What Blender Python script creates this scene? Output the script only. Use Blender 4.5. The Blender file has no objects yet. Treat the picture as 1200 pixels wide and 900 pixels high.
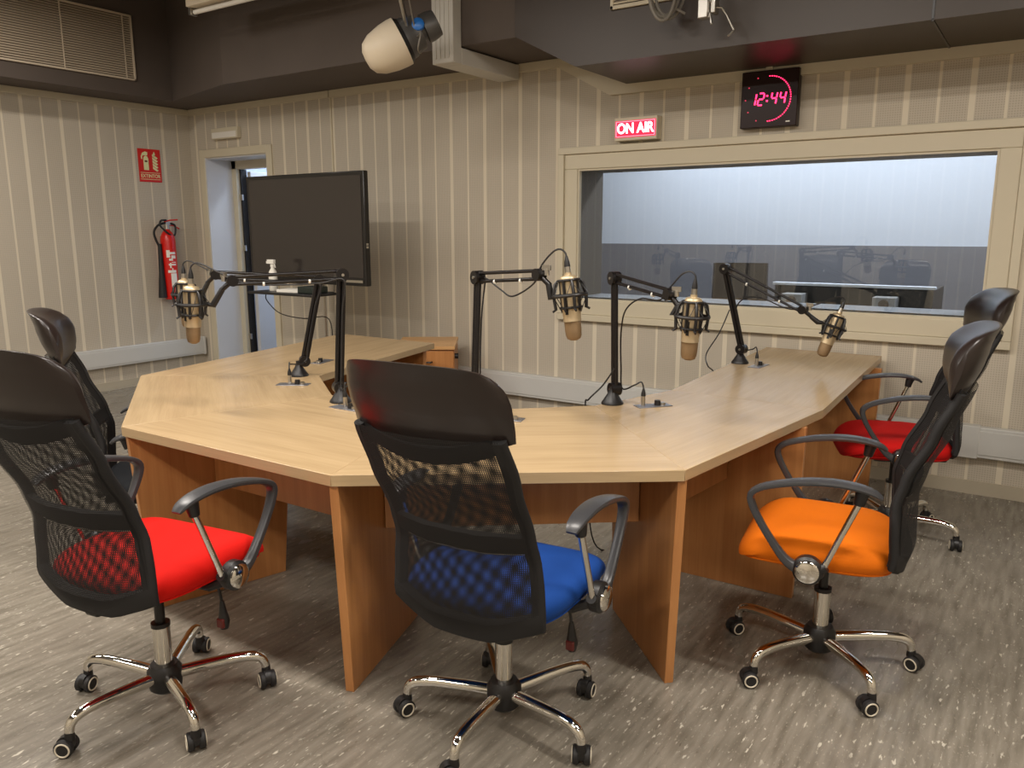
import bpy, math, random
from mathutils import Vector, Matrix
random.seed(7)
S = bpy.context.scene
C = S.collection
PI = math.pi
def V(*a): return Vector(a)

# ------------------------------------------------------------------ materials
def lin(c):
    c = c / 255.0
    return c / 12.92 if c <= 0.04045 else ((c + 0.055) / 1.055) ** 2.4
def rgb(r, g, b): return (lin(r), lin(g), lin(b), 1.0)
class NT:
    def __init__(s, name):
        s.m = bpy.data.materials.new(name); s.m.use_nodes = True
        s.t = s.m.node_tree; s.b = s.t.nodes['Principled BSDF']; s.out = s.t.nodes['Material Output']
    def n(s, kind, **kw):
        nd = s.t.nodes.new(kind)
        for k, v in kw.items():
            if k in nd.bl_rna.properties: setattr(nd, k, v)
            else: nd.inputs[k.replace('_', ' ')].default_value = v
        return nd
    def l(s, a, b): s.t.links.new(a, b)
    def math(s, op, a, b=None, c=None):
        nd = s.t.nodes.new('ShaderNodeMath'); nd.operation = op
        for i, x in enumerate((a, b, c)):
            if x is None: continue
            if isinstance(x, (int, float)): nd.inputs[i].default_value = x
            else: s.l(x, nd.inputs[i])
        return nd.outputs[0]
    def mix(s, fac, a, b):
        nd = s.t.nodes.new('ShaderNodeMix'); nd.data_type = 'RGBA'
        for i, x in ((0, fac), (6, a), (7, b)):
            if isinstance(x, (int, float, tuple)): nd.inputs[i].default_value = x
            else: s.l(x, nd.inputs[i])
        return nd.outputs[2]
    def bump(s, h, strength=0.2, dist=0.002):
        nd = s.n('ShaderNodeBump', Strength=strength, Distance=dist); s.l(h, nd.inputs['Height'])
        s.l(nd.outputs[0], s.b.inputs['Normal'])
    def obj(s, scale=(1, 1, 1)):
        tc = s.n('ShaderNodeTexCoord'); mp = s.n('ShaderNodeMapping'); mp.inputs['Scale'].default_value = scale
        s.l(tc.outputs['Object'], mp.inputs['Vector']); return mp.outputs[0]
def simple(name, col, rough=0.5, metal=0.0, noise=0.0, nscale=8.0, bump=0.0, bscale=200.0, spec=0.5, coat=0.0):
    k = NT(name); k.b.inputs['Roughness'].default_value = rough; k.b.inputs['Metallic'].default_value = metal
    k.b.inputs['Specular IOR Level'].default_value = spec
    if coat: k.b.inputs['Coat Weight'].default_value = coat; k.b.inputs['Coat Roughness'].default_value = 0.15
    c = rgb(*col)
    v = k.obj()
    nz = k.n('ShaderNodeTexNoise', Scale=nscale, Detail=4.0); k.l(v, nz.inputs['Vector'])
    a = tuple(x * (1 - noise) for x in c[:3]) + (1,); b = tuple(min(1, x * (1 + noise)) for x in c[:3]) + (1,)
    k.l(k.mix(nz.outputs['Fac'], a, b), k.b.inputs['Base Color'])
    if bump:
        n2 = k.n('ShaderNodeTexNoise', Scale=bscale, Detail=2.0); k.l(v, n2.inputs['Vector']); k.bump(n2.outputs['Fac'], bump, 0.001)
    return k.m
def emit(name, col, strength):
    k = NT(name); k.b.inputs['Base Color'].default_value = (0, 0, 0, 1)
    k.b.inputs['Emission Color'].default_value = col; k.b.inputs['Emission Strength'].default_value = strength
    return k.m

def wall_mat(name, axis, phase):
    k = NT(name); tc = k.n('ShaderNodeTexCoord'); sp = k.n('ShaderNodeSeparateXYZ'); k.l(tc.outputs['Object'], sp.inputs[0])
    u = sp.outputs[axis]; z = sp.outputs[2]
    def stripe(per, ph, w):
        f = k.math('FRACT', k.math('ADD', k.math('DIVIDE', k.math('SUBTRACT', u, ph), per), 100.5))
        d = k.math('MULTIPLY', k.math('ABSOLUTE', k.math('SUBTRACT', f, 0.5)), per)
        return k.math('LESS_THAN', d, w / 2)
    wide = stripe(0.3145, phase, 0.030); thin = stripe(0.3145, phase + 0.157, 0.015)
    st = k.math('MAXIMUM', wide, thin)
    # perforation of the acoustic panels
    def cell(a, per):
        f = k.math('FRACT', k.math('ADD', k.math('DIVIDE', a, per), 500.0)); return k.math('ABSOLUTE', k.math('SUBTRACT', f, 0.5))
    cu = cell(u, 0.0125); cz = cell(z, 0.0125)
    hole = k.math('LESS_THAN', k.math('ADD', k.math('POWER', cu, 2.0), k.math('POWER', cz, 2.0)), 0.085)
    nz = k.n('ShaderNodeTexNoise', Scale=1.3, Detail=3.0); k.l(tc.outputs['Object'], nz.inputs['Vector'])
    base = k.mix(nz.outputs['Fac'], rgb(183, 173, 156), rgb(195, 185, 168))
    pan = k.mix(k.math('MULTIPLY', hole, 0.26), base, rgb(92, 82, 66))
    col = k.mix(st, pan, rgb(214, 203, 181))
    k.l(col, k.b.inputs['Base Color']); k.b.inputs['Roughness'].default_value = 0.75
    k.bump(st, 0.4, 0.003)
    return k.m
def floor_mat():
    k = NT('floor_vinyl'); tc = k.n('ShaderNodeTexCoord')
    def nz(sc, scale=1.0, det=3.0):
        mp = k.n('ShaderNodeMapping'); mp.inputs['Scale'].default_value = sc; k.l(tc.outputs['Object'], mp.inputs['Vector'])
        n = k.n('ShaderNodeTexNoise', Scale=scale, Detail=det); k.l(mp.outputs[0], n.inputs['Vector']); return n.outputs['Fac']
    def ramp(x, a, b):
        m = k.n('ShaderNodeMapRange'); k.l(x, m.inputs[0]); m.inputs[1].default_value = a; m.inputs[2].default_value = b; return m.outputs[0]
    streak = nz((26, 3.2, 1), 1.6, 4)
    blot = nz((3, 1, 1), 1.2, 4)
    base = k.mix(ramp(streak, 0.3, 0.7), rgb(102, 96, 85), rgb(141, 134, 122))
    base = k.mix(k.math('MULTIPLY', ramp(blot, 0.35, 0.7), 0.35), base, rgb(118, 108, 96))
    fleck = k.math('MULTIPLY', ramp(nz((85, 24, 1), 1.0, 2), 0.63, 0.69), ramp(nz((9, 5, 1), 1.0, 2), 0.36, 0.56))
    base = k.mix(k.math('MULTIPLY', fleck, 0.75), base, rgb(205, 198, 182))
    fine = k.math('MULTIPLY', ramp(nz((160, 55, 1), 1.0, 2), 0.62, 0.72), 0.4)
    base = k.mix(fine, base, rgb(176, 168, 152))
    dark = k.math('MULTIPLY', ramp(nz((70, 24, 1.7), 1.3, 2), 0.70, 0.75), 0.5)
    base = k.mix(dark, base, rgb(70, 60, 50))
    k.l(base, k.b.inputs['Base Color'])
    m = k.n('ShaderNodeMapRange'); k.l(blot, m.inputs[0]); m.inputs[3].default_value = 0.20; m.inputs[4].default_value = 0.34
    k.l(m.outputs[0], k.b.inputs['Roughness']); k.b.inputs['Specular IOR Level'].default_value = 0.5
    k.bump(nz((60, 30, 1), 2.0, 3), 0.12, 0.002)
    return k.m
def wood_mat(name, c1, c2, rough, grain=(1.1, 26, 26)):
    k = NT(name); tc = k.n('ShaderNodeTexCoord')
    mp = k.n('ShaderNodeMapping'); mp.inputs['Scale'].default_value = grain; k.l(tc.outputs['Object'], mp.inputs['Vector'])
    n1 = k.n('ShaderNodeTexNoise', Scale=1.6, Detail=5.0, Distortion=0.4); k.l(mp.outputs[0], n1.inputs['Vector'])
    mp2 = k.n('ShaderNodeMapping'); mp2.inputs['Scale'].default_value = tuple(g * 3.5 for g in grain); k.l(tc.outputs['Object'], mp2.inputs['Vector'])
    n2 = k.n('ShaderNodeTexNoise', Scale=2.0, Detail=3.0); k.l(mp2.outputs[0], n2.inputs['Vector'])
    mp3 = k.n('ShaderNodeMapping'); mp3.inputs['Scale'].default_value = (grain[0], grain[1] * 0.22, grain[2] * 0.22); k.l(tc.outputs['Object'], mp3.inputs['Vector'])
    n3 = k.n('ShaderNodeTexNoise', Scale=1.5, Detail=2.0); k.l(mp3.outputs[0], n3.inputs['Vector'])
    f = k.math('ADD', k.math('MULTIPLY', n1.outputs['Fac'], 0.4), k.math('ADD', k.math('MULTIPLY', n2.outputs['Fac'], 0.2), k.math('MULTIPLY', n3.outputs['Fac'], 0.4)))
    r = k.n('ShaderNodeMapRange'); k.l(f, r.inputs[0]); r.inputs[1].default_value = 0.36; r.inputs[2].default_value = 0.64
    k.l(k.mix(r.outputs[0], rgb(*c1), rgb(*c2)), k.b.inputs['Base Color']); k.b.inputs['Roughness'].default_value = rough
    return k.m
def mesh_mat(name, cell, rad, rot):
    k = NT(name); k.b.inputs['Base Color'].default_value = rgb(24, 21, 20); k.b.inputs['Roughness'].default_value = 0.8
    tc = k.n('ShaderNodeTexCoord'); mp = k.n('ShaderNodeMapping'); mp.inputs['Rotation'].default_value = (0, rot, 0)
    k.l(tc.outputs['Object'], mp.inputs['Vector']); sp = k.n('ShaderNodeSeparateXYZ'); k.l(mp.outputs[0], sp.inputs[0])
    def ce(a): return k.math('ABSOLUTE', k.math('SUBTRACT', k.math('FRACT', k.math('ADD', k.math('DIVIDE', a, cell), 300.0)), 0.5))
    d = k.math('ADD', k.math('POWER', ce(sp.outputs[0]), 2.0), k.math('POWER', ce(sp.outputs[2]), 2.0))
    hole = k.math('LESS_THAN', d, rad * rad)
    tr = k.n('ShaderNodeBsdfTransparent'); mx = k.n('ShaderNodeMixShader'); k.l(hole, mx.inputs[0]); k.l(k.b.outputs[0], mx.inputs[1]); k.l(tr.outputs[0], mx.inputs[2])
    k.l(mx.outputs[0], k.out.inputs[0]); return k.m
def glass_mat():
    k = NT('studio_glass'); tr = k.n('ShaderNodeBsdfTransparent'); tr.inputs[0].default_value = (0.9, 0.92, 0.93, 1)
    gl = k.n('ShaderNodeBsdfGlossy'); gl.inputs['Roughness'].default_value = 0.0
    fr = k.n('ShaderNodeFresnel'); fr.inputs[0].default_value = 1.5
    mx = k.n('ShaderNodeMixShader'); k.l(k.math('MULTIPLY', fr.outputs[0], 1.6), mx.inputs[0]); k.l(tr.outputs[0], mx.inputs[1]); k.l(gl.outputs[0], mx.inputs[2]); k.l(mx.outputs[0], k.out.inputs[0])
    return k.m

M = dict(
    wall_b=wall_mat('acoustic_wall_back', 0, -3.599), wall_l=wall_mat('acoustic_wall_left', 1, 3.747),
    plain=simple('plain_beige', (160, 148, 124), 0.8, noise=0.05), cream=simple('cream_paint', (202, 192, 168), 0.5, noise=0.03),
    floor=floor_mat(), black=simple('black_ceiling_paint', (86, 76, 69), 0.75, noise=0.12, nscale=3), soffit=simple('satin_dark_soffit', (58, 47, 37), 0.42, noise=0.08, nscale=3),
    beech=wood_mat('beech_laminate', (168, 143, 107), (187, 161, 123), 0.26), beech_v=wood_mat('beech_panel', (172, 114, 64), (192, 134, 80), 0.36, (22, 22, 1.2)),
    edge=wood_mat('beech_edge', (196, 150, 98), (212, 166, 112), 0.35, (1.5, 30, 30)),
    chrome=simple('chrome', (225, 222, 215), 0.09, 1.0), steel=simple('brushed_steel', (190, 186, 178), 0.3, 1.0, noise=0.05),
    plastic=simple('black_plastic', (24, 22, 22), 0.42, bump=0.1), armpad=simple('grey_black_armrest', (58, 58, 60), 0.33, bump=0.08, bscale=400),
    leather=simple('black_leatherette', (34, 25, 22), 0.36, noise=0.1, bump=0.12, bscale=180, coat=0.15), piping=simple('piping', (62, 54, 50), 0.4),
    border=simple('black_fabric_border', (20, 18, 18), 0.75, bump=0.2, bscale=500),
    mesh1=mesh_mat('mesh_front', 0.0046, 0.36, 0.0), mesh2=mesh_mat('mesh_rear', 0.0050, 0.315, 0.05),
    white_ring=simple('castor_ring', (205, 195, 175), 0.5), rubber=simple('rubber', (26, 24, 24), 0.6),
    trunk=simple('pvc_trunking', (198, 197, 192), 0.42, noise=0.03), skirt=simple('skirting', (176, 166, 146), 0.55, noise=0.04),
    alu=simple('duct_pvc', (200, 196, 186), 0.45, noise=0.06, nscale=5), doorwhite=simple('door_white', (205, 205, 205), 0.5, noise=0.02),
    screen=simple('tv_screen', (48, 43, 40), 0.16), bezel=simple('tv_bezel', (22, 20, 19), 0.3),
    red=simple('red_enamel', (206, 24, 16), 0.3, noise=0.06), white=simple('white_label', (228, 224, 214), 0.55), signred=simple('sign_red', (205, 30, 20), 0.4), signcream=simple('sign_print', (226, 226, 170), 0.5),
    champagne=simple('champagne_metal', (196, 176, 142), 0.38, 0.6, noise=0.05), grille=simple('champagne_grille', (140, 116, 86), 0.5, 0.6, noise=0.15, nscale=600, bump=0.6, bscale=900),
    armblack=simple('satin_black_metal', (28, 25, 25), 0.3, 0.3), cable=simple('cable_rubber', (32, 30, 30), 0.5),
    greycable=simple('grey_cable', (120, 114, 104), 0.5), shade=simple('cream_shade', (214, 200, 176), 0.5, noise=0.04), blue=simple('blue_cap', (40, 110, 190), 0.35),
    ctrl_white=simple('control_room_white', (200, 206, 216), 0.8), ctrl_grey=simple('control_room_dado', (112, 112, 118), 0.8, noise=0.12, nscale=4),
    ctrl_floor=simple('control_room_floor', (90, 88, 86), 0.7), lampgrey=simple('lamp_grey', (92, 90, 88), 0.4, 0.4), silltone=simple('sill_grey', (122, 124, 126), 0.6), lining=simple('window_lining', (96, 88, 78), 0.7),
    greybox=simple('grey_equipment', (150, 150, 150), 0.5), corridor=simple('corridor_pale', (196, 204, 220), 0.8),
    glass=glass_mat(), slat=simple('vent_aluminium', (205, 190, 168), 0.5, 0.0), ventdark=simple('vent_void', (118, 106, 94), 0.8),
    led=emit('clock_led', (1.0, 0.02, 0.10, 1), 5.0), leddim=emit('clock_led_dim', (1.0, 0.05, 0.12, 1), 0.8), clockface=simple('clock_face', (34, 12, 9), 0.32, spec=0.25),
    onair=emit('onair_red', (1.0, 0.015, 0.08, 1), 0.9), onwhite=emit('onair_white', (1.0, 0.80, 0.86, 1), 4.0), onpink=emit('onair_pink', (1.0, 0.2, 0.28, 1), 2.2),
    tube=emit('lamp_diffuser', (1.0, 0.93, 0.82, 1), 4.0), plate=simple('steel_plate', (150, 150, 156), 0.35, 0.8), green=simple('green_sticker', (150, 170, 50), 0.5),
    tagred=simple('hang_tag', (96, 26, 20), 0.45), duckblue=simple('dark_green_box', (30, 38, 32), 0.5),
)
def fabric(name, col):
    k = NT(name); k.b.inputs['Roughness'].default_value = 0.85
    k.b.inputs['Specular IOR Level'].default_value = 0.25
    v = k.obj((1, 1, 1)); w = k.n('ShaderNodeTexNoise', Scale=700.0, Detail=1.0); k.l(v, w.inputs['Vector'])
    c = rgb(*col); k.l(k.mix(w.outputs['Fac'], tuple(x * 0.82 for x in c[:3]) + (1,), c), k.b.inputs['Base Color']); k.bump(w.outputs['Fac'], 0.25, 0.001)
    return k.m

# ------------------------------------------------------------------ mesh builder
class MB:
    def __init__(s): s.v = []; s.f = []
    def add(s, vs, fs):
        o = len(s.v); s.v += [tuple(v) for v in vs]; s.f += [tuple(i + o for i in f) for f in fs]; return s
    def box(s, c, d, m=None):
        x, y, z = d[0] / 2, d[1] / 2, d[2] / 2; c = Vector(c)
        vs = [Vector((a * x, b * y, e * z)) for a in (-1, 1) for b in (-1, 1) for e in (-1, 1)]
        if m: vs = [m @ v for v in vs]
        return s.add([v + c for v in vs], [(0, 1, 3, 2), (4, 6, 7, 5), (0, 4, 5, 1), (2, 3, 7, 6), (0, 2, 6, 4), (1, 5, 7, 3)])
    def b2(s, a, b): return s.box([(a[i] + b[i]) / 2 for i in range(3)], [abs(b[i] - a[i]) for i in range(3)])
    def prism(s, pts, z0, z1):
        n = len(pts); vs = [(x, y, z0) for x, y in pts] + [(x, y, z1) for x, y in pts]
        return s.add(vs, [tuple(range(n))[::-1], tuple(range(n, 2 * n))] + [(i, (i + 1) % n, n + (i + 1) % n, n + i) for i in range(n)])
    def slab(s, quad, nrm, t):   # polygon given in 3-D, thickened along nrm by t (centred)
        h = Vector(nrm).normalized() * t / 2; q = [Vector(p) for p in quad]; n = len(q)
        return s.add([p - h for p in q] + [p + h for p in q], [tuple(range(n))[::-1], tuple(range(n, 2 * n))] + [(i, (i + 1) % n, n + (i + 1) % n, n + i) for i in range(n)])
    def rings(s, rs, closed=False, caps=True):
        n = len(rs[0]); o = []; vs = [p for r in rs for p in r]; fs = []
        k = len(rs)
        for i in range(k if closed else k - 1):
            a = i * n; b = ((i + 1) % k) * n
            for j in range(n): fs.append((a + j, a + (j + 1) % n, b + (j + 1) % n, b + j))
        if caps and not closed: fs += [tuple(range(n))[::-1], tuple(range((k - 1) * n, k * n))]
        return s.add(vs, fs)
    def tube(s, path, r, n=10, closed=False, smooth=0, flat=None):
        P = [Vector(p) for p in path]
        R = list(r) if isinstance(r, (list, tuple)) else [r] * len(P)
        if smooth: P, R = spline(P, R, smooth, closed)
        k = len(P); rs = []; up = None
        for i in range(k):
            if closed: t = P[(i + 1) % k] - P[i - 1]
            else: t = P[min(i + 1, k - 1)] - P[max(i - 1, 0)]
            t = t.normalized() if t.length > 1e-9 else Vector((0, 0, 1))
            if up is None: up = Vector((0, 0, 1)) if abs(t.z) < 0.9 else Vector((1, 0, 0))
            a = (up - t * up.dot(t)).normalized(); up = a; b = t.cross(a)
            rs.append([P[i] + (a * math.cos(2 * PI * j / n) + b * math.sin(2 * PI * j / n)) * R[i] for j in range(n)])
        return s.rings(rs, closed)
    def cyl(s, a, b, r, r2=None, n=20): return s.tube([a, b], [r, r if r2 is None else r2], n)
    def lathe(s, prof, o=(0, 0, 0), m=None, n=24, sy=1.0):
        o = Vector(o); rs = []
        for r, z in prof:
            ring = [Vector((r * math.cos(2 * PI * j / n), sy * r * math.sin(2 * PI * j / n), z)) for j in range(n)]
            if m: ring = [m @ v for v in ring]
            rs.append([v + o for v in ring])
        return s.rings(rs)
    def ribbon(s, path, side, w, t):    # band swept along path: width along side (per point), thickness across
        P = [Vector(p) for p in path]; k = len(P); rs = []; side = Vector(side)
        for i in range(k):
            tn = (P[min(i + 1, k - 1)] - P[max(i - 1, 0)]).normalized(); nn = side.cross(tn).normalized()
            W = w[i] / 2; T = t[i] / 2; ring = []
            for j in range(12):
                a = 2 * PI * j / 12; ca, sa = math.cos(a), math.sin(a)
                ring.append(P[i] + side * (abs(ca) ** 0.6 * (1 if ca > 0 else -1) * W) + nn * (abs(sa) ** 0.6 * (1 if sa > 0 else -1) * T))
            rs.append(ring)
        return s.rings(rs)
    def sheet(s, fn, nu, nv, t):        # fn(u,v) in [0,1]^2, closed sheet of thickness t
        A = [[Vector(fn(i / nu, j / nv)) for i in range(nu + 1)] for j in range(nv + 1)]
        def nrm(i, j):
            du = A[j][min(i + 1, nu)] - A[j][max(i - 1, 0)]; dv = A[min(j + 1, nv)][i] - A[max(j - 1, 0)][i]
            return du.cross(dv).normalized()
        top = []; bot = []
        for j in range(nv + 1):
            for i in range(nu + 1):
                n_ = nrm(i, j); top.append(A[j][i] + n_ * t / 2); bot.append(A[j][i] - n_ * t / 2)
        w = nu + 1; N = len(top); fs = []
        for j in range(nv):
            for i in range(nu):
                a = j * w + i; fs.append((a, a + 1, a + w + 1, a + w)); fs.append((N + a, N + a + w, N + a + w + 1, N + a + 1))
        for i in range(nu): fs.append((i, N + i, N + i + 1, i + 1)); a = nv * w + i; fs.append((a, a + 1, N + a + 1, N + a))
        for j in range(nv): a = j * w; fs.append((a, a + w, N + a + w, N + a)); b = a + nu; fs.append((b, N + b, N + b + w, b + w))
        return s.add(top + bot, fs)
    def surf(s, fn, nu, nv):
        vs = [fn(i / nu, j / nv) for j in range(nv + 1) for i in range(nu + 1)]; w = nu + 1
        return s.add(vs, [(j * w + i, j * w + i + 1, (j + 1) * w + i + 1, (j + 1) * w + i) for j in range(nv) for i in range(nu)])
    def build(s, name, mat, parent=None, smooth=True, bevel=0.0, loc=None, rotz=None, sub=0):
        me = bpy.data.meshes.new(name)
        vs = s.v
        me.from_pydata(vs, [], s.f); me.update()
        import bmesh
        bm = bmesh.new(); bm.from_mesh(me); bmesh.ops.recalc_face_normals(bm, faces=bm.faces); bm.to_mesh(me); bm.free()
        o = bpy.data.objects.new(name, me); C.objects.link(o); me.materials.append(M[mat] if isinstance(mat, str) else mat)
        if smooth:
            for p in me.polygons: p.use_smooth = True
            me.set_sharp_from_angle(angle=math.radians(38))
        if parent: o.parent = parent
        if loc is not None: o.location = loc
        if rotz is not None: o.rotation_euler.z = rotz
        if bevel:
            b = o.modifiers.new('bevel', 'BEVEL'); b.width = bevel; b.segments = 2; b.limit_method = 'ANGLE'
        if sub:
            b = o.modifiers.new('sub', 'SUBSURF'); b.levels = sub; b.render_levels = sub
        return o
def spline(P, R, k, closed=False):
    out = []; ro = []; n = len(P)
    for i in range(n if closed else n - 1):
        g = lambda j: P[j % n] if closed else P[max(0, min(n - 1, j))]
        p0, p1, p2, p3 = g(i - 1), g(i), g(i + 1), g(i + 2)
        for q in range(k):
            t = q / k
            out.append(0.5 * ((2 * p1) + (p2 - p0) * t + (2 * p0 - 5 * p1 + 4 * p2 - p3) * t * t + (3 * p1 - p0 - 3 * p2 + p3) * t ** 3))
            ro.append(R[i] * (1 - t) + R[(i + 1) % n] * t)
    if not closed: out.append(P[-1]); ro.append(R[-1])
    return out, ro
def thing(name, label, cat, loc=(0, 0, 0), rotz=0.0, group=None):
    o = bpy.data.objects.new(name, None); C.objects.link(o); o.location = loc; o.rotation_euler.z = rotz; o.empty_display_size = 0.1
    o['label'] = label; o['category'] = cat
    if group: o['group'] = group
    return o
def tag(o, label, cat, group=None):
    o['label'] = label; o['category'] = cat
    if group: o['group'] = group
    return o
def struct(name, mb, mat, parent=None, **kw):
    o = mb.build(name, mat, parent, **kw)
    if parent is None: o['kind'] = 'structure'
    return o
def text_mesh(name, txt, size, mat, parent, mtx, depth=0.001, offset=0.0, shear=0.0, align='CENTER'):
    cu = bpy.data.curves.new(name, 'FONT'); cu.body = txt; cu.size = size; cu.extrude = depth; cu.offset = offset; cu.shear = shear; cu.align_x = align; cu.align_y = 'CENTER'
    tmp = bpy.data.objects.new('tmp', cu); C.objects.link(tmp); bpy.context.view_layer.update()
    me = bpy.data.meshes.new_from_object(tmp.evaluated_get(bpy.context.evaluated_depsgraph_get())); bpy.data.objects.remove(tmp)
    me.transform(mtx); me.materials.clear(); me.materials.append(M[mat]); o = bpy.data.objects.new(name, me); C.objects.link(o); o.parent = parent
    return o
# text facing -Y (on back wall) / +X (on left wall)
RB = Matrix(((1, 0, 0, 0), (0, 0, -1, 0), (0, 1, 0, 0), (0, 0, 0, 1)))
RL = Matrix(((0, 0, 1, 0), (1, 0, 0, 0), (0, 1, 0, 0), (0, 0, 0, 1)))

# ------------------------------------------------------------------ camera
cam = bpy.data.cameras.new('camera'); co = bpy.data.objects.new('camera', cam); C.objects.link(co); S.camera = co
cam.sensor_fit = 'HORIZONTAL'; cam.sensor_width = 36; cam.lens = 936.16 / 1200 * 36; cam.clip_start = 0.05
CAMH = 1.45; yaw, pitch, roll = 0.5935, 0.1901, -0.0017
FW = V(-math.sin(yaw) * math.cos(pitch), math.cos(yaw) * math.cos(pitch), -math.sin(pitch)); RT = V(math.cos(yaw), math.sin(yaw), 0); UPV = RT.cross(FW)
R2 = RT * math.cos(roll) + UPV * math.sin(roll); U2 = -RT * math.sin(roll) + UPV * math.cos(roll)
co.matrix_world = Matrix(((R2.x, U2.x, -FW.x, 0), (R2.y, U2.y, -FW.y, 0), (R2.z, U2.z, -FW.z, CAMH), (0, 0, 0, 1)))

# ------------------------------------------------------------------ room shell
XL, YB, XR, YF, ZC = -7.16, 4.98, 2.3, -2.6, 3.45
ZT = 2.545           # underside of the ceiling trim, left part
struct('floor', MB().b2((XL - 0.3, YF - 0.2, -0.1), (XR + 0.2, YB, 0)), 'floor', smooth=False)
struct('ceiling', MB().b2((XL - 0.3, YF - 0.2, ZC), (XR + 0.2, YB + 0.2, ZC + 0.1)), 'black', smooth=False)
WX0, WX1, WZ0, WZ1 = -2.80, -0.30, 0.965, 1.862          # window opening
DX0, DX1, DZ1 = -6.93, -6.03, 2.14                         # door opening
TW = 0.34                                                 # thickness of the back wall
bw = MB()
for a, b in (((XL, 0), (DX0, 2.6)), ((DX0, DZ1), (DX1, 2.6)), ((DX1, 0), (WX0, 2.6)), ((WX0, 0), (WX1, WZ0)), ((WX0, WZ1), (WX1, 2.6)), ((WX1, 0), (XR, 2.6))):
    bw.b2((a[0], YB, a[1]), (b[0], YB + TW, b[1]))
struct('wall_back', bw, 'wall_b', smooth=False)
struct('wall_back_upper', MB().b2((XL, YB, 2.6), (XR, YB + TW, ZC)), 'black', smooth=False)
struct('wall_left', MB().b2((XL - 0.2, YF - 0.2, 0), (XL, YB + TW, 2.6)), 'wall_l', smooth=False)
struct('wall_left_upper', MB().b2((XL - 0.2, YF - 0.2, 2.6), (XL, YB + TW, ZC)), 'black', smooth=False)
struct('wall_right', MB().b2((XR, YF - 0.2, 0), (XR + 0.2, YB + TW, ZC)), 'wall_l', smooth=False)
struct('wall_front', MB().b2((XL, YF - 0.2, 0), (XR, YF, ZC)), 'wall_b', smooth=False)
# dark bulkheads
FY = 4.29; FX = -6.76
struct('trim_1', MB().b2((XL + 0.001, YF, 2.6), (FX, YB - 0.001, ZC - 0.001)), 'black', smooth=False)               # along the left wall
s = MB().prism([(FX - 0.002, YB - 0.001), (FX - 0.002, 4.56), (-5.68, FY), (-2.4, FY), (-2.4, YB - 0.001)], 2.60, ZC - 0.001); struct('trim_2', s, 'black', smooth=False)
# lower bulkhead with a sloping left end
q = [(-2.86, 2.60), (-2.44, 2.385), (XR - 0.001, 2.385), (XR - 0.001, ZC - 0.002), (-2.86, ZC - 0.002)]
s = MB(); n = len(q); s.add([(x, FY - 0.012, z) for x, z in q] + [(x, YB - 0.002, z) for x, z in q], [tuple(range(n)), tuple(range(n, 2 * n))[::-1]] + [(i, n + i, n + (i + 1) % n, (i + 1) % n) for i in range(n)])
struct('trim_3', s, 'soffit', smooth=False)
# cream ceiling trims on the walls
s = MB().b2((XL, YF, ZT), (XL + 0.022, YB, 2.60)); struct('trim_4', s, 'cream', bevel=0.003)
s = MB().b2((XL + 0.022, YB - 0.022, ZT), (-5.20, YB, 2.60)); struct('trim_5', s, 'cream', bevel=0.003)
s = MB().b2((-5.185, YB - 0.026, ZT - 0.004), (-2.93, YB, 2.60)); struct('trim_6', s, 'cream', bevel=0.003)
s = MB(); q = [(-2.95, 2.597), (-2.95, 2.535), (-2.56, 2.325), (XR, 2.325), (XR, 2.384), (-2.445, 2.384), (-2.86, 2.597)]; n = len(q)
s.add([(x, YB - 0.03, z) for x, z in q] + [(x, YB - 0.001, z) for x, z in q], [tuple(range(n)), tuple(range(n, 2 * n))[::-1]] + [(i, n + i, n + (i + 1) % n, (i + 1) % n) for i in range(n)])
struct('trim_7', s, 'cream', smooth=False)
struct('trim_8', MB().b2((-5.195, YB - 0.012, 0.4), (-5.18, YB, ZT)), 'cream', smooth=False)
# skirting and trunking
struct('baseboard_left', MB().b2((XL, YF, 0), (XL + 0.014, YB, 0.075)), 'skirt', smooth=False)
s = MB().b2((DX1 + 0.08, YB - 0.014, 0), (XR, YB, 0.075)).b2((XL + 0.014, YB - 0.014, 0), (DX0 - 0.08, YB, 0.075)); struct('baseboard_back', s, 'skirt', smooth=False)
t = thing('wall_trunking', 'long pale grey cable trunking running low along the left wall', 'cable trunking', (XL, 0, 0.22))
MB().b2((0, YF, 0), (0.055, YB - 0.05, 0.172)).build('duct_body', 'trunk', t, bevel=0.006)
MB().b2((0.053, YF, 0.02), (0.059, YB - 0.06, 0.152)).build('duct_lid', 'trunk', t, bevel=0.002)
MB().b2((0, YB - 0.055, -0.003), (0.062, YB - 0.03, 0.176)).build('end_cap', 'trunk', t, bevel=0.003)
t = thing('wall_trunking', 'long pale grey cable trunking low on the back wall under the window', 'cable trunking', (0, YB, 0.22))
MB().b2((-5.6, -0.055, 0), (XR, 0, 0.172)).build('duct_body', 'trunk', t, bevel=0.006)
MB().b2((-5.59, -0.060, 0.02), (XR, -0.053, 0.152)).build('duct_lid', 'trunk', t, bevel=0.002)
MB().b2((-0.36, -0.063, -0.004), (-0.25, 0, 0.177)).build('joint_cover', 'trunk', t, bevel=0.003)

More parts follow.
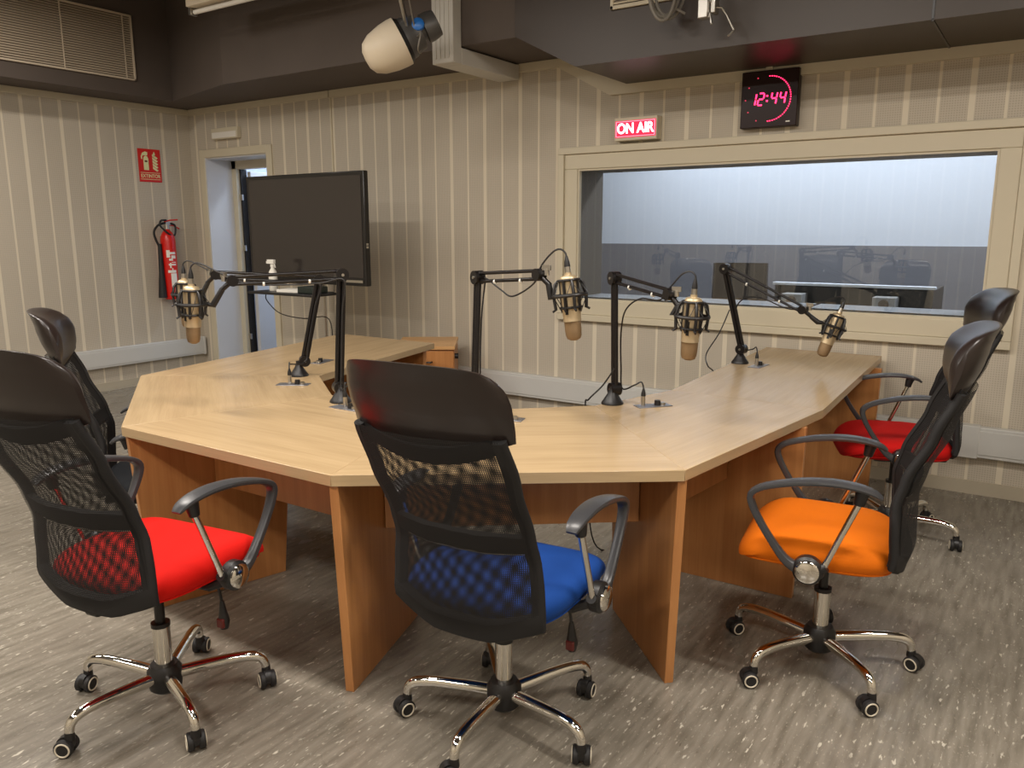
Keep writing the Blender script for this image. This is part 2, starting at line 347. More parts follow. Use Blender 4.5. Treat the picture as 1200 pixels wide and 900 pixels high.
# window: frame, reveal, glass
w = MB()
def rect_frame(mb, x0, x1, z0, z1, wd, y0, y1):
    mb.b2((x0 - wd, y0, z1), (x1 + wd, y1, z1 + wd)); mb.b2((x0 - wd, y0, z0 - wd), (x1 + wd, y1, z0)); mb.b2((x0 - wd, y0, z0), (x0, y1, z1)); mb.b2((x1, y0, z0), (x1 + wd, y1, z1)); return mb
win = struct('window_1', rect_frame(MB(), WX0, WX1, WZ0, WZ1, 0.10, YB - 0.022, YB), 'cream', bevel=0.004)
o = struct('window_frame', rect_frame(MB(), WX0 - 0.10, WX1 + 0.10, WZ0 - 0.10, WZ1 + 0.10, 0.045, YB - 0.040, YB), 'cream', win, bevel=0.004)
o = struct('window_bead', rect_frame(MB(), WX0 + 0.012, WX1 - 0.012, WZ0 + 0.012, WZ1 - 0.012, 0.012, YB - 0.012, YB + 0.02), 'cream', win, smooth=False)
o = struct('window_glass', MB().b2((WX0, YB + 0.015, WZ0), (WX1, YB + 0.019, WZ1)), 'glass', win, smooth=False)
o = struct('window_lining', rect_frame(MB(), WX0 + 0.006, WX1 - 0.006, WZ0 + 0.02, WZ1 - 0.006, 0.006, YB + 0.02, YB + TW + 0.01), 'lining', win, smooth=False)
o = struct('window_sill', MB().b2((WX0 + 0.006, YB + 0.02, WZ0 + 0.012), (WX1 - 0.006, YB + TW + 0.01, WZ0 + 0.022)), 'silltone', win, smooth=False)

# control room behind the glass
CY = 7.5
struct('wall_control_room', MB().b2((-5.5, CY, 1.315), (2.6, CY + 0.1, 3.2)), 'ctrl_white', smooth=False)
struct('wall_control_room_dado', MB().b2((-5.5, CY - 0.01, 0), (2.6, CY + 0.1, 1.315)), 'ctrl_grey', smooth=False)
s = MB().b2((-5.6, YB + TW, 0), (-5.5, CY, 3.2)).b2((2.5, YB + TW, 0), (2.6, CY, 3.2)); struct('wall_control_room_side', s, 'ctrl_white', smooth=False)
struct('ceiling_control_room', MB().b2((-5.6, YB + TW, 3.1), (2.6, CY + 0.1, 3.2)), 'ctrl_white', smooth=False)
struct('floor_control_room', MB().b2((-5.6, YB + TW, -0.1), (2.6, CY + 0.1, 0)), 'ctrl_floor', smooth=False)
# passage behind the door
struct('wall_passage', MB().b2((XL - 0.3, 6.6, 0), (-5.6, 6.7, 3.0)), 'corridor', smooth=False)
struct('wall_passage_side', MB().b2((XL - 0.3, YB + TW, 0), (XL - 0.2, 6.6, 3.0)).b2((-5.7, YB + TW, 0), (-5.61, 6.6, 3.0)), 'corridor', smooth=False)
struct('ceiling_passage', MB().b2((XL - 0.3, YB + TW, 2.9), (-5.6, 6.7, 3.0)), 'corridor', smooth=False)
struct('floor_passage', MB().b2((XL - 0.3, YB, -0.1), (-5.6, 6.7, 0)), 'ctrl_floor', smooth=False)
# door
dw = 0.075
s = MB().b2((DX0 - dw, YB - 0.02, 0), (DX0, YB, DZ1 + dw)).b2((DX1, YB - 0.02, 0), (DX1 + dw, YB, DZ1 + dw)).b2((DX0, YB - 0.02, DZ1), (DX1, YB, DZ1 + dw))
dr = struct('door_1', s, 'cream', bevel=0.004)
s = MB().b2((DX0, YB - 0.012, 0), (DX0 + 0.012, YB + TW - 0.06, DZ1)).b2((DX1 - 0.012, YB, 0), (DX1, YB + TW - 0.06, DZ1)).b2((DX0, YB, DZ1 - 0.012), (DX1, YB + TW - 0.06, DZ1)); struct('door_lining', s, 'doorwhite', dr, smooth=False)
s = MB().b2((DX0, YB + TW - 0.06, 0), (DX0 + 0.075, YB + TW + 0.03, DZ1)).b2((DX1 - 0.05, YB + TW - 0.06, 0), (DX1, YB + TW + 0.03, DZ1)).b2((DX0, YB + TW - 0.06, DZ1 - 0.09), (DX1, YB + TW + 0.03, DZ1)); struct('door_frame', s, 'cream', dr, bevel=0.003)
s = MB().b2((DX0 + 0.078, YB + TW - 0.02, 0.01), (DX0 + 0.098, YB + TW + 0.05, DZ1 - 0.09)); struct('door_seal', s, 'rubber', dr, smooth=False)
m = Matrix.Rotation(math.radians(96), 3, 'Z')
s = MB().box((DX0 + 0.10, YB + TW + 0.44, 1.03), (0.8, 0.045, 2.0), m); leaf = struct('door_leaf', s, 'doorwhite', dr, bevel=0.003)
for hz in (0.35, 1.25, 1.75):
    MB().b2((DX0 + 0.07, YB + TW - 0.03, hz), (DX0 + 0.115, YB + TW - 0.018, hz + 0.055)).build('door_hinge', 'steel', leaf)

# ------------------------------------------------------------------ desk
P1, P2, P3, P4, P4b, P5 = V(-3.738, 2.221), V(-2.801, 1.57), V(-1.713, 1.579), V(-0.861, 2.208), V(-0.715, 3.297), V(-0.772, 4.93)
I1, I2, I3, I4, I4b, P6 = V(-2.992, 2.714), V(-2.579, 2.408), V(-1.99, 2.405), V(-1.516, 2.86), V(-1.382, 3.338), V(-1.428, 4.93)
FL, FR = V(-4.106, 3.947), V(-3.256, 3.937)
desk = thing('studio_desk', 'large beech laminate broadcast desk in a faceted horseshoe with tapered panel legs', 'desk', (-2.0, 2.2, 0))
D0 = V(-2.0, 2.2, 0)
ZD, TD = 0.74, 0.036
for quad in ((FL, P1, I1, FR), (P1, P2, I2, I1), (P2, P3, I3, I2), (P3, P4, I4, I3), (P4, P4b, I4b, I4), (P4b, P5, P6, I4b)):
    a, b = quad[0], quad[1]; ang = math.atan2((b - a).y, (b - a).x); m = Matrix.Rotation(-ang, 2)
    cen = sum(quad, V(0, 0)) / 4
    pts = [m @ ((p_ - cen) * 0.9994) for p_ in quad]
    MB().prism(pts, -TD, 0).build('table_top', 'beech', desk, loc=(cen.x - D0.x, cen.y - D0.y, ZD), rotz=ang, bevel=0.0015)
def panel(a, b, top0, top1, bot0, bot1, zt, zb, th, name, mat):  # vertical panel on the line a->b; offsets in metres along it
    d = (b - a).normalized(); nrm = V(-d.y, d.x); ang = math.atan2(d.y, d.x)
    q = [(top0, 0, zt), (top1, 0, zt), (bot1, 0, zb), (bot0, 0, zb)]
    MB().slab(q, (0, 1, 0), th).build(name, mat, desk, loc=(a.x - D0.x, a.y - D0.y, 0), rotz=ang, bevel=0.0015)
zt = ZD - TD
LEGS = [(P1, I1), (P2, I2), (P3, I3), (P4, I4)]
for a, b in LEGS: panel(a, b, 0.015, 0.66, 0.062, 0.60, zt, 0.0, 0.03, 'leg', 'beech_v')
panel(V(-0.70, 3.11), V(-1.4, 3.10), 0.03, 0.62, 0.04, 0.58, zt, 0.0, 0.03, 'leg', 'beech_v')
panel(V(-0.70, 4.70), V(-1.4, 4.72), 0.03, 0.66, 0.05, 0.62, zt, 0.0, 0.03, 'leg', 'beech_v')
panel(V(-3.26, 3.87), V(-4.1, 3.88), 0.02, 0.80, 0.05, 0.76, zt, 0.0, 0.03, 'leg', 'beech_v')
# aprons hung between the legs
s_ = 0.32
def at(a, b, s): return a + (b - a).normalized() * s
pts = [at(P1, I1, 0.34), at(P2, I2, 0.33), at(P3, I3, 0.33), at(P4, I4, 0.34), V(-1.03, 3.10), V(-1.06, 4.70)]
PT = [(at(P1, I1, 0.46), at(P2, I2, 0.44))] + [(pts[i], pts[i + 1]) for i in range(1, 5)]
for a, b in PT:
    L = (b - a).length; panel(a, b, 0.017, L - 0.017, 0.017, L - 0.017, zt, 0.455, 0.02, 'apron', 'beech_v')
a = V(-3.78, 3.86); b = at(P1, I1, 0.34); L = (b - a).length; panel(a, b, 0.02, L - 0.02, 0.02, L - 0.02, zt, 0.25, 0.02, 'apron', 'beech_v')

# drawer pedestal
t = thing('drawer_pedestal', 'small orange beech drawer pedestal beyond the far left end of the desk', 'drawer unit', (-3.79, 4.50, 0), math.radians(35))
MB().b2((-0.21, -0.2, 0.04), (0.21, 0.3, 0.615)).build('cabinet_body', 'beech_v', t, bevel=0.002)
MB().b2((-0.215, -0.225, 0.615), (0.215, 0.305, 0.64)).build('cabinet_top', 'edge', t, bevel=0.002)
for z0, z1 in ((0.45, 0.605), (0.25, 0.44), (0.05, 0.24)):
    d_ = MB().b2((-0.205, -0.22, z0), (0.205, -0.2, z1)).build('drawer', 'beech_v', t, bevel=0.002)
    zc = (z0 + z1) / 2; MB().tube([(-0.05, -0.222, zc), (-0.045, -0.245, zc), (0.045, -0.245, zc), (0.05, -0.222, zc)], 0.006, 8).build('handle', 'plastic', d_)
MB().cyl((0.21, -0.15, 0.56), (0.235, -0.15, 0.56), 0.02).build('lock_knob', 'plastic', t)
for x in (-0.18, 0.18):
    for y in (-0.16, 0.26): MB().cyl((x - 0.012, y, 0.02), (x + 0.012, y, 0.02), 0.02).build('castor', 'rubber', t)

# ------------------------------------------------------------------ office chairs
def lerp_prof(tab, z):
    for (z0, y0), (z1, y1) in zip(tab, tab[1:]):
        if z <= z1: t_ = max(0, (z - z0) / (z1 - z0)); t_ = t_ * t_ * (3 - 2 * t_) * 0.5 + t_ * 0.5; return y0 + (y1 - y0) * t_
    return tab[-1][1]
BACK = [(0.40, -0.200), (0.48, -0.218), (0.56, -0.212), (0.64, -0.208), (0.72, -0.228), (0.86, -0.290), (1.00, -0.346), (1.05, -0.36)]
WID = [(0.40, 0.224), (0.46, 0.226), (0.56, 0.221), (0.68, 0.209), (0.78, 0.208), (0.90, 0.212), (1.05, 0.202)]
def chair(loc, face, seatmat, label, lift=0.0, base_ang=0.0, lever=True, backlift=0.0, tilt=0.0):
    ch = thing('office_chair', label, 'office chair', (loc[0], loc[1], 0), math.radians(face - 90), 'office chairs around the studio desk')
    ba = base_ang - math.radians(face - 90)
    # five star base
    MB().lathe([(0.0, 0.050), (0.036, 0.050), (0.047, 0.060), (0.052, 0.095), (0.052, 0.118), (0.040, 0.138), (0.0, 0.138)]).build('hub', 'plastic', ch)
    for k in range(5):
        a = ba + k * 2 * PI / 5; d = V(math.cos(a), math.sin(a), 0)
        path = [d * 0.035 + V(0, 0, 0.100), d * 0.11 + V(0, 0, 0.107), d * 0.21 + V(0, 0, 0.113), d * 0.268 + V(0, 0, 0.108), d * 0.292 + V(0, 0, 0.090), d * 0.298 + V(0, 0, 0.062)]
        MB().tube(path, [0.0195, 0.0185, 0.0165, 0.016, 0.0145, 0.0125], 12, smooth=5).build('base_leg', 'chrome', ch)
        cy = d * 0.298; rz = random.uniform(0, 2 * PI); ax = V(math.cos(rz), math.sin(rz), 0); off = V(-ax.y, ax.x, 0) * 0.012
        c_ = MB(); c_.cyl(cy + V(0, 0, 0.046), cy + V(0, 0, 0.070), 0.015, 0.013, 14)
        c_.cyl(cy + off - ax * 0.009 + V(0, 0, 0.034), cy + off + ax * 0.009 + V(0, 0, 0.034), 0.024, n=18)
        cas = c_.build('castor', 'plastic', ch)
        for sg in (-1, 1):
            cc = cy + off + V(0, 0, 0.0265)
            w_ = MB(); a0 = cc + ax * sg * 0.006; 
            w_.tube([a0, a0 + ax * sg * 0.004, a0 + ax * sg * 0.016, a0 + ax * sg * 0.019], [0.022, 0.0265, 0.0265, 0.023], 20); w_.build('wheel', 'rubber', cas)
            rp = [cc + ax * sg * 0.0248 + (V(0, 0, 1) * math.cos(2 * PI * j / 20) + V(-ax.y, ax.x, 0) * math.sin(2 * PI * j / 20)) * 0.0195 for j in range(20)]
            MB().tube(rp, 0.0026, 6, closed=True).build('wheel_ring', 'white_ring', cas)
    L = lift
    MB().cyl((0, 0, 0.13), (0, 0, 0.265), 0.026, n=24).build('gas_cylinder', 'chrome', ch)
    MB().cyl((0, 0, 0.262), (0, 0, 0.275), 0.028, n=24).cyl((0, 0, 0.27), (0, 0, 0.37 + L), 0.015).build('piston', 'plastic', ch)
    mech = MB().b2((-0.06, -0.12, 0.355 + L), (0.06, 0.10, 0.405 + L)).b2((-0.028, -0.225, 0.36 + L), (0.028, -0.10, 0.385 + L)).build('tilt_mechanism', 'plastic', ch, bevel=0.008)
    if lever:
        lv = MB().tube([(0.05, 0.03, 0.37 + L), (0.13, 0.06, 0.372 + L), (0.175, 0.07, 0.355 + L), (0.185, 0.072, 0.30 + L)], 0.0045, 8, smooth=4).build('height_lever', 'plastic', ch)
        MB().tube([(0.185, 0.072, 0.315 + L), (0.186, 0.072, 0.285 + L), (0.187, 0.073, 0.25 + L), (0.187, 0.073, 0.225 + L)], [0.006, 0.011, 0.018, 0.012], 12, smooth=3).build('lever_grip', 'plastic', lv)
        MB().box((0.187, 0.060, 0.247 + L), (0.026, 0.012, 0.03)).build('lever_tag', 'tagred', lv, bevel=0.004)
    # seat cushion
    def seat(u, v):
        th = 2 * PI * u; cu, su = math.cos(th), math.sin(th); e = 0.42
        sx = abs(cu) ** e * (1 if cu >= 0 else -1); sy = abs(su) ** e * (1 if su >= 0 else -1)
        ph = (v - 0.5) * PI; r = abs(math.cos(ph)) ** 0.30; zz = math.sin(ph)
        x = 0.25 * sx * r; y = 0.240 * sy * r + 0.022
        if y < 0: x *= 1 - 0.12 * (abs(y) / 0.24) ** 2
        z = 0.452 + L + (0.052 * zz if zz > 0 else 0.056 * zz)
        z += -0.028 * max(0, (y - 0.12) / 0.12) ** 2 * (1 if zz > -0.3 else 0.3) + 0.012 * (abs(x) / 0.245) ** 3 - 0.008
        return (x, y, z)
    s = MB(); nu, nv = 48, 16
    rs = [[seat(i / nu, 0.001 + 0.998 * j / nv) for i in range(nu)] for j in range(nv + 1)]; s.rings(rs); s.build('seat', seatmat, ch)
    rs = [seat(i / nu, 0.30) for i in range(nu)]; MB().tube([(x * 1.004, y * 1.004, z) for x, y, z in rs], 0.003, 6, closed=True).build('seat_seam', seatmat, ch)
    # backrest : mesh in a cloth border
    B = L + backlift
    def bk(u, v, off=0.0, inset=0.0, z0=0.458, z1=0.990):
        sx = 2 * u - 1; z = z0 + (z1 - z0) * v
        zb = 0.050 * min(1.0, 1.7 * (1 - abs(sx))) if z0 < 0.47 else 0
        z = z - zb * (1 - v) ** 2
        w_ = lerp_prof(WID, z) - inset; x = w_ * sx
        y = lerp_prof(BACK, z) + 0.045 * sx * sx - 0.02 + off - tilt * max(0, z - 0.5)
        return (x, y, z + B)
    back = MB().surf(lambda u, v: bk(u, v, 0.004, 0.004), 20, 40).build('back_mesh', 'mesh1', ch)
    MB().surf(lambda u, v: bk(u, v, -0.020 - 0.010 * math.sin(PI * v), 0.004), 20, 40).build('back_mesh_rear', 'mesh2', ch)
    edge = [bk(0, j / 24, -0.008) for j in range(25)]; edge2 = [bk(1, j / 24, -0.008) for j in range(25)]
    bot = [bk(i / 16, 0, -0.008) for i in range(1, 16)]
    MB().tube(edge[::-1] + bot + edge2, 0.0125, 10).build('back_frame', 'border', ch)
    s = MB()
    for a0, a1 in ((0.0, 0.048), (0.952, 1.0)): s.sheet(lambda u, v: bk(a0 + (a1 - a0) * u, v, -0.006), 3, 40, 0.026)
    s.sheet(lambda u, v: bk(u, 0.08 * v, -0.006), 16, 4, 0.028)
    s.build('mesh_border', 'border', ch)
    MB().sheet(lambda u, v: bk(0.02 + 0.96 * u, 0.42 + 0.085 * v - 0.02 * (2 * u - 1) ** 2, -0.008), 16, 4, 0.018).build('lumbar_band', 'border', ch)
    MB().tube([bk(0.06, 0.395, -0.006), bk(0.3, 0.41, -0.010), bk(0.7, 0.41, -0.010), bk(0.94, 0.395, -0.006)], 0.006, 8, smooth=4).build('back_bracket', 'steel', ch)
    # head cushion
    HP = [(0.92, -0.312), (1.0, -0.336), (1.06, -0.350), (1.11, -0.362), (1.145, -0.380), (1.17, -0.408)]
    def head(u, v):   # u around thickness loop, v height is inside
        return None
    s = MB(); ns, nh = 22, 14; rings = []
    for i in range(ns + 1):
        sx = -1 + 2 * i / ns; ax_ = abs(sx)
        z0 = 0.982 - 0.045 * (1 - ax_ ** 2); z1 = 1.172 - 0.014 * ax_ ** 2 - 0.045 * ax_ ** 9
        endt = max(0.04, (1 - ax_ ** 7)) ** 0.5
        front = []; rear = []
        for j in range(nh + 1):
            v = j / nh; z = z0 + (z1 - z0) * v
            y = lerp_prof(HP, z) + 0.045 * sx * sx - 0.014 - tilt * (z - 0.5)
            bul = (max(0.0, 1 - (2 * v - 1) ** 4)) ** 0.5
            T = 0.078 * endt * (0.22 + 0.78 * bul) * (0.35 + 0.65 * math.sin(PI * min(1, (v ** 1.25) * 0.92)))
            x = 0.229 * sx * (1 - 0.04 * v ** 5)
            front.append((x, y + T * 0.62, z + B)); rear.append((x, y - T * 0.38, z + B))
        rings.append(front + rear[::-1])
    s.rings(rings); s.build('head_cushion', 'leather', ch)
    pp = [rings[i][2 * nh + 1] for i in range(1, ns)]; MB().tube([(x, y - 0.004, z) for x, y, z in pp], 0.0028, 6).build('cushion_piping', 'piping', ch)
    MB().sheet(lambda u, v: (0.20 * (2 * u - 1), lerp_prof(BACK, 0.916 + 0.045 * v + 0.045 * (2 * u - 1) ** 2) + 0.045 * (2 * u - 1) ** 2 - 0.022 - tilt * 0.44, B + 0.916 + 0.045 * v + 0.045 * (2 * u - 1) ** 2), 12, 2, 0.014).build('cushion_mount', 'border', ch)
    # arms
    for sg in (-1, 1):
        X = 0.285 * sg; A_ = 0.03
        path = [(X, A_ + y_, z_) for y_, z_ in ((-0.186, 0.684), (-0.165, 0.698), (-0.12, 0.710), (-0.05, 0.714), (0.03, 0.706), (0.10, 0.690), (0.150, 0.672), (0.176, 0.648), (0.170, 0.612), (0.143, 0.560), (0.106, 0.505), (0.07, 0.460), (0.035, 0.437), (0.0, 0.432))]
        w_ = [0.030, 0.046, 0.054, 0.056, 0.054, 0.048, 0.042, 0.036, 0.032, 0.028, 0.028, 0.030, 0.032, 0.034]
        t_ = [0.010, 0.016, 0.019, 0.020, 0.020, 0.019, 0.020, 0.023, 0.022, 0.021, 0.022, 0.026, 0.034, 0.036]
        P_, w2 = spline([Vector(p) for p in path], w_, 3); _, t2 = spline([Vector(p) for p in path], t_, 3)
        ar = MB().ribbon([(p.x, p.y, p.z + L) for p in P_], (1, 0, 0), w2, t2).build('armrest', 'armpad', ch)
        MB().tube([(X, A_ - 0.138, 0.702 + L), (X, A_ - 0.132, 0.690 + L), (X, A_ - 0.126, 0.658 + L)], [0.020, 0.019, 0.015], 12).build('strut_socket', 'plastic', ar)
        MB().cyl((X, A_ - 0.128, 0.665 + L), (X, A_ - 0.045, 0.452 + L), 0.0095, n=12).build('strut', 'chrome', ar)
        MB().lathe([(0, 0), (0.040, 0), (0.044, 0.006), (0.044, 0.03), (0.036, 0.038), (0, 0.038)], m=Matrix.Rotation(PI / 2 * sg, 3, 'Y'), o=(X - 0.018 * sg, A_, 0.435 + L)).tube([(X, A_, 0.435 + L), (X, A_ - 0.03, 0.438 + L), (X, A_ - 0.052, 0.452 + L)], [0.02, 0.018, 0.015], 10).build('arm_pivot', 'plastic', ar)
        MB().lathe([(0, 0), (0.036, 0), (0.035, 0.006), (0.028, 0.011), (0, 0.013)], m=Matrix.Rotation(PI / 2 * sg, 3, 'Y'), o=(X + 0.019 * sg, A_, 0.435 + L), n=28).build('pivot_cap', 'chrome', ar)
        MB().tube([(X, A_, 0.425 + L), (0.22 * sg, 0, 0.398 + L), (0.05 * sg, 0, 0.395 + L)], [0.016, 0.014, 0.014], 8).build('arm_bracket', 'plastic', ch)
    return ch
fr, fo, fb, fk = fabric('red_fabric', (216, 16, 3)), fabric('orange_fabric', (226, 112, 3)), fabric('blue_fabric', (18, 66, 142)), fabric('charcoal_fabric', (30, 32, 36))
fr2 = fabric('deep_red_fabric', (200, 16, 12))
chair((-2.161, 1.275), 99, fr, 'black mesh office chair with a bright red seat at the left front of the desk', 0.035, math.radians(-90), True, -0.02, 0.065)
chair((-1.235, 1.785), 95, fb, 'black mesh office chair with a blue seat seen from behind, nearest the centre', 0.02, math.radians(-82), True, -0.03, 0.085)
chair((-0.535, 2.655), 188, fo, 'black mesh office chair with an orange seat at the right side of the desk', 0.01, math.radians(-118), False)
chair((-0.545, 4.06), 200, fr2, 'black mesh office chair with a dark red seat below the window, farthest right', 0.02, math.radians(-8), False)
chair((-3.11, 1.90), 56, fk, 'all black office chair half hidden behind the red seated chair at far left', -0.04, math.radians(200), False, 0.015)

# ------------------------------------------------------------------ microphones on scissor arms
def ray(px, py):
    return FW + R2 * ((px - 600) / 936.16) - U2 * ((py - 450) / 936.16)
def atdepth(px, py, dep): return V(0, 0, CAMH) + ray(px, py) * dep
def depth(P): return (P - V(0, 0, CAMH)).dot(FW)
def mic_set(B, J, E, W, Mc, tilt, lab, roll_cable, plate, plug_curve, hang=None, rt=0.062):
    # --- arm
    t = thing('microphone_boom', lab, 'microphone boom', B, 0, 'scissor arms on the desk')
    q = lambda P: P - B
    MB().lathe([(0, 0), (0.046, 0), (0.046, 0.006), (0.040, 0.014), (0.020, 0.045), (0.013, 0.062), (0.013, 0.075), (0, 0.075)]).build('clamp_base', 'plastic', t)
    side = (E - J).cross(W - E); side.z = 0
    side = side.normalized() if side.length > 1e-4 else V(1, 0, 0)
    MB().cyl(q(J) - side * 0.022, q(J) + side * 0.022, 0.027, n=24).cyl((0, 0, 0.06), q(J), 0.012).build('base_joint', 'armblack', t)
    MB().cyl(q(J) - side * 0.026, q(J) + side * 0.026, 0.006, n=12).build('pivot_bolt', 'steel', t)
    d1 = (E - J).normalized(); p1 = d1.cross(side).normalized()
    m_ = MB()
    for off in (-0.010, 0.010): m_.cyl(q(J) + p1 * off, q(E) + p1 * off, 0.0100, n=12)
    m_.build('lower_arm', 'armblack', t)
    d2 = (W - E).normalized(); p2 = d2.cross(side).normalized(); m_ = MB()
    for off in (-0.016, 0.016): m_.cyl(q(E) + p2 * off + d2 * 0.01, q(W) + p2 * off * 0.9 - d2 * 0.01, 0.0068, n=10)
    m_.build('upper_arm', 'armblack', t)
    for a0 in (0.3, 0.72):
        c0 = E + (W - E) * a0; MB().tube([q(c0) - p2 * 0.019, q(c0) - p2 * 0.019 + d2 * 0.008], 0.0095, 10).build('cable_tie', 'white', t)
    MB().cyl(q(E) - side * 0.020, q(E) + side * 0.020, 0.027, n=24).build('elbow_joint', 'armblack', t)
    MB().cyl(q(E) - side * 0.024, q(E) + side * 0.024, 0.006, n=12).build('pivot_bolt', 'steel', t)
    MB().cyl(q(W) - side * 0.018, q(W) + side * 0.018, 0.022, n=24).build('wrist_joint', 'armblack', t)
    # wing knob and swivel
    ax = (Mc - W); axn = ax.normalized(); k0 = W + axn * 0.02
    MB().tube([q(W), q(W + axn * 0.05 + V(0, 0, -0.012))], 0.010, 10).build('swivel', 'armblack', t)
    kb = W + axn * 0.035 + V(0, 0, 0.015); MB().cyl(q(kb), q(kb) + V(0, 0, 0.022), 0.010, n=12).box(q(kb) + V(0, 0, 0.026), (0.034, 0.008, 0.018)).build('wing_knob', 'steel', t)
    # shock mount, aligned with mic axis
    rot = tilt; R_ = 0.058
    def w2(v): return q(Mc + rot @ Vector(v))
    ring = [w2((R_ * math.cos(2 * PI * i / 28), R_ * math.sin(2 * PI * i / 28), 0.0)) for i in range(28)]
    sm = MB().tube(ring, 0.0065, 8, closed=True)
    base_dir = (rot.inverted() @ (W - Mc)); a0 = math.atan2(base_dir.y, base_dir.x)
    sm.tube([q(W + axn * 0.045 + V(0, 0, -0.012)), w2((R_ * math.cos(a0) * 1.35, R_ * math.sin(a0) * 1.35, -0.004)), w2((R_ * math.cos(a0), R_ * math.sin(a0), 0))], [0.011, 0.013, 0.009], 10)
    for k in range(4):
        a = a0 + PI / 4 + k * PI / 2; c, s_2 = math.cos(a), math.sin(a)
        sm.tube([w2((0.040 * c, 0.040 * s_2, 0.052)), w2((0.050 * c, 0.050 * s_2, 0.040)), w2((R_ * c, R_ * s_2, 0.0)), w2((0.054 * c, 0.054 * s_2, -0.045)), w2((0.066 * c, 0.066 * s_2, -0.052))], [0.004, 0.006, 0.006, 0.006, 0.004], 8)
    sh = sm.build('shock_mount', 'plastic', t)
    cr = MB()
    for zz in (0.052, -0.042):
        cr.tube([w2((0.037 * math.cos(2 * PI * i / 24), 0.037 * math.sin(2 * PI * i / 24), zz)) for i in range(24)], 0.0045, 8, closed=True)
    for k in range(4):
        a = a0 + k * PI / 2; c, s_2 = math.cos(a), math.sin(a); cr.tube([w2((0.036 * c, 0.036 * s_2, 0.055)), w2((0.036 * c, 0.036 * s_2, -0.055))], 0.0055, 6)
    cr.build('cradle', 'plastic', sh)
    el = MB(); zz = []
    for k in range(17):
        a = a0 + k * PI / 8; rr, z_ = (R_ + 0.004, 0.006) if k % 2 else (0.038, -0.058 if k % 4 == 0 else 0.045)
        zz.append(w2((rr * math.cos(a), rr * math.sin(a), z_)))
    el.tube(zz, 0.0017, 5); el.build('elastic_cord', 'cable', sh)
    # --- microphone
    mt = thing('studio_microphone', lab.replace('scissor arm', 'champagne condenser microphone').replace('black ', '', 1), 'microphone', Mc, 0, 'condenser microphones above the desk')
    def m2(): return rot
    MB().lathe([(0, 0.078), (0.012, 0.078), (0.0125, 0.070), (0.026, 0.066), (0.0305, 0.060), (0.0315, 0.045), (0.0315, -0.070), (0.0305, -0.080), (0.031, -0.084), (0.031, -0.090), (0, -0.090)], m=m2(), n=28).build('mic_body', 'champagne', mt)
    MB().lathe([(0, -0.089), (0.0305, -0.089), (0.030, -0.120), (0.028, -0.140), (0.024, -0.150), (0.012, -0.156), (0, -0.157)], m=m2(), n=28, sy=0.82).build('mic_grille', 'grille', mt)
    b_ = MB(); pts_ = []
    MB().box(rot @ V(0.0, -0.0318, -0.040), (0.011, 0.0025, 0.05), rot).build('mic_badge', 'plastic', mt)
    # --- cable with connectors
    top = Mc + rot @ V(0, 0, 0.078); tp2 = Mc + rot @ V(0, 0, 0.098); tp3 = Mc + rot @ V(0, 0, 0.135)
    cb = thing('microphone_cable', lab.replace('black scissor arm', 'black lead').replace('scissor arm', 'lead'), 'cable', tuple(plate), 0, 'microphone leads')
    PB = V(*plate); u = lambda P: P - PB
    MB().cyl(u(top + V(0, 0, -0.001)), u(tp2), 0.0105, n=14).build('metal_connector', 'steel', cb)
    MB().tube([u(tp2), u(tp2 * 0.6 + tp3 * 0.4), u(tp3)], [0.0105, 0.0095, 0.004], 12).build('connector_boot', 'plastic', cb)
    out = (W - Mc); out.z = 0; out = out.normalized()
    p = [tp3 - V(0, 0, 0.006), tp3 + rot @ V(0, 0, 0.010) + out * 0.003, tp3 + rot @ V(0, 0, 0.022) + out * 0.022, tp3 + out * 0.055 + V(0, 0, 0.012), tp3 * 0.5 + W * 0.5 + out * 0.045]
    p += roll_cable(E, W, J, p2, side, Mc)
    p += [PB + plug_curve * 0.55 + V(0, 0, 0.085), PB + plug_curve * 0.15 + V(0, 0, 0.10), PB + V(0, 0, 0.075), PB + V(0, 0, 0.062)]
    MB().tube([u(x) for x in p], 0.0033, 7, smooth=7).build('cord', 'cable', cb)
    MB().cyl((0, 0, 0.003), (0, 0, 0.045), 0.0085, n=14).build('metal_connector', 'steel', cb)
    MB().tube([(0, 0, 0.043), (0, 0, 0.056), (0, 0, 0.074)], [0.010, 0.009, 0.004], 12).build('connector_boot', 'plastic', cb)
    return t
def tiltm(ax, deg): return Matrix.Rotation(math.radians(deg), 3, ax)
ID = Matrix.Identity(3)
def along(E, W, J, p2, side, Mc):    # cable follows the upper arm, sags, then follows the lower arm
    k = -1 if p2.z > 0 else 1
    dn = p2 * k * 0.028
    return [W * 0.85 + E * 0.15 + dn * 0.6, (E + W) / 2 + dn, E * 0.8 + W * 0.2 + dn, E + side * 0.034 + V(0, 0, -0.02), E * 0.7 + J * 0.3 + side * 0.024, (E + J) / 2 + side * 0.022, J * 0.8 + E * 0.2 + side * 0.024, J + side * 0.034]
def loop(E, W, J, p2, side, Mc):     # free loop hanging under the upper arm
    return [W * 0.92 + E * 0.08 + V(0, 0, -0.03), W * 0.6 + E * 0.4 + V(0, 0, -0.075), E * 0.6 + W * 0.4 + V(0, 0, -0.05), E * 0.85 + W * 0.15 + V(0, 0, -0.005), E + side * 0.034 + V(0, 0, -0.02), E * 0.7 + J * 0.3 + side * 0.024, (E + J) / 2 + side * 0.022, J * 0.8 + E * 0.2 + side * 0.024, J + side * 0.034]
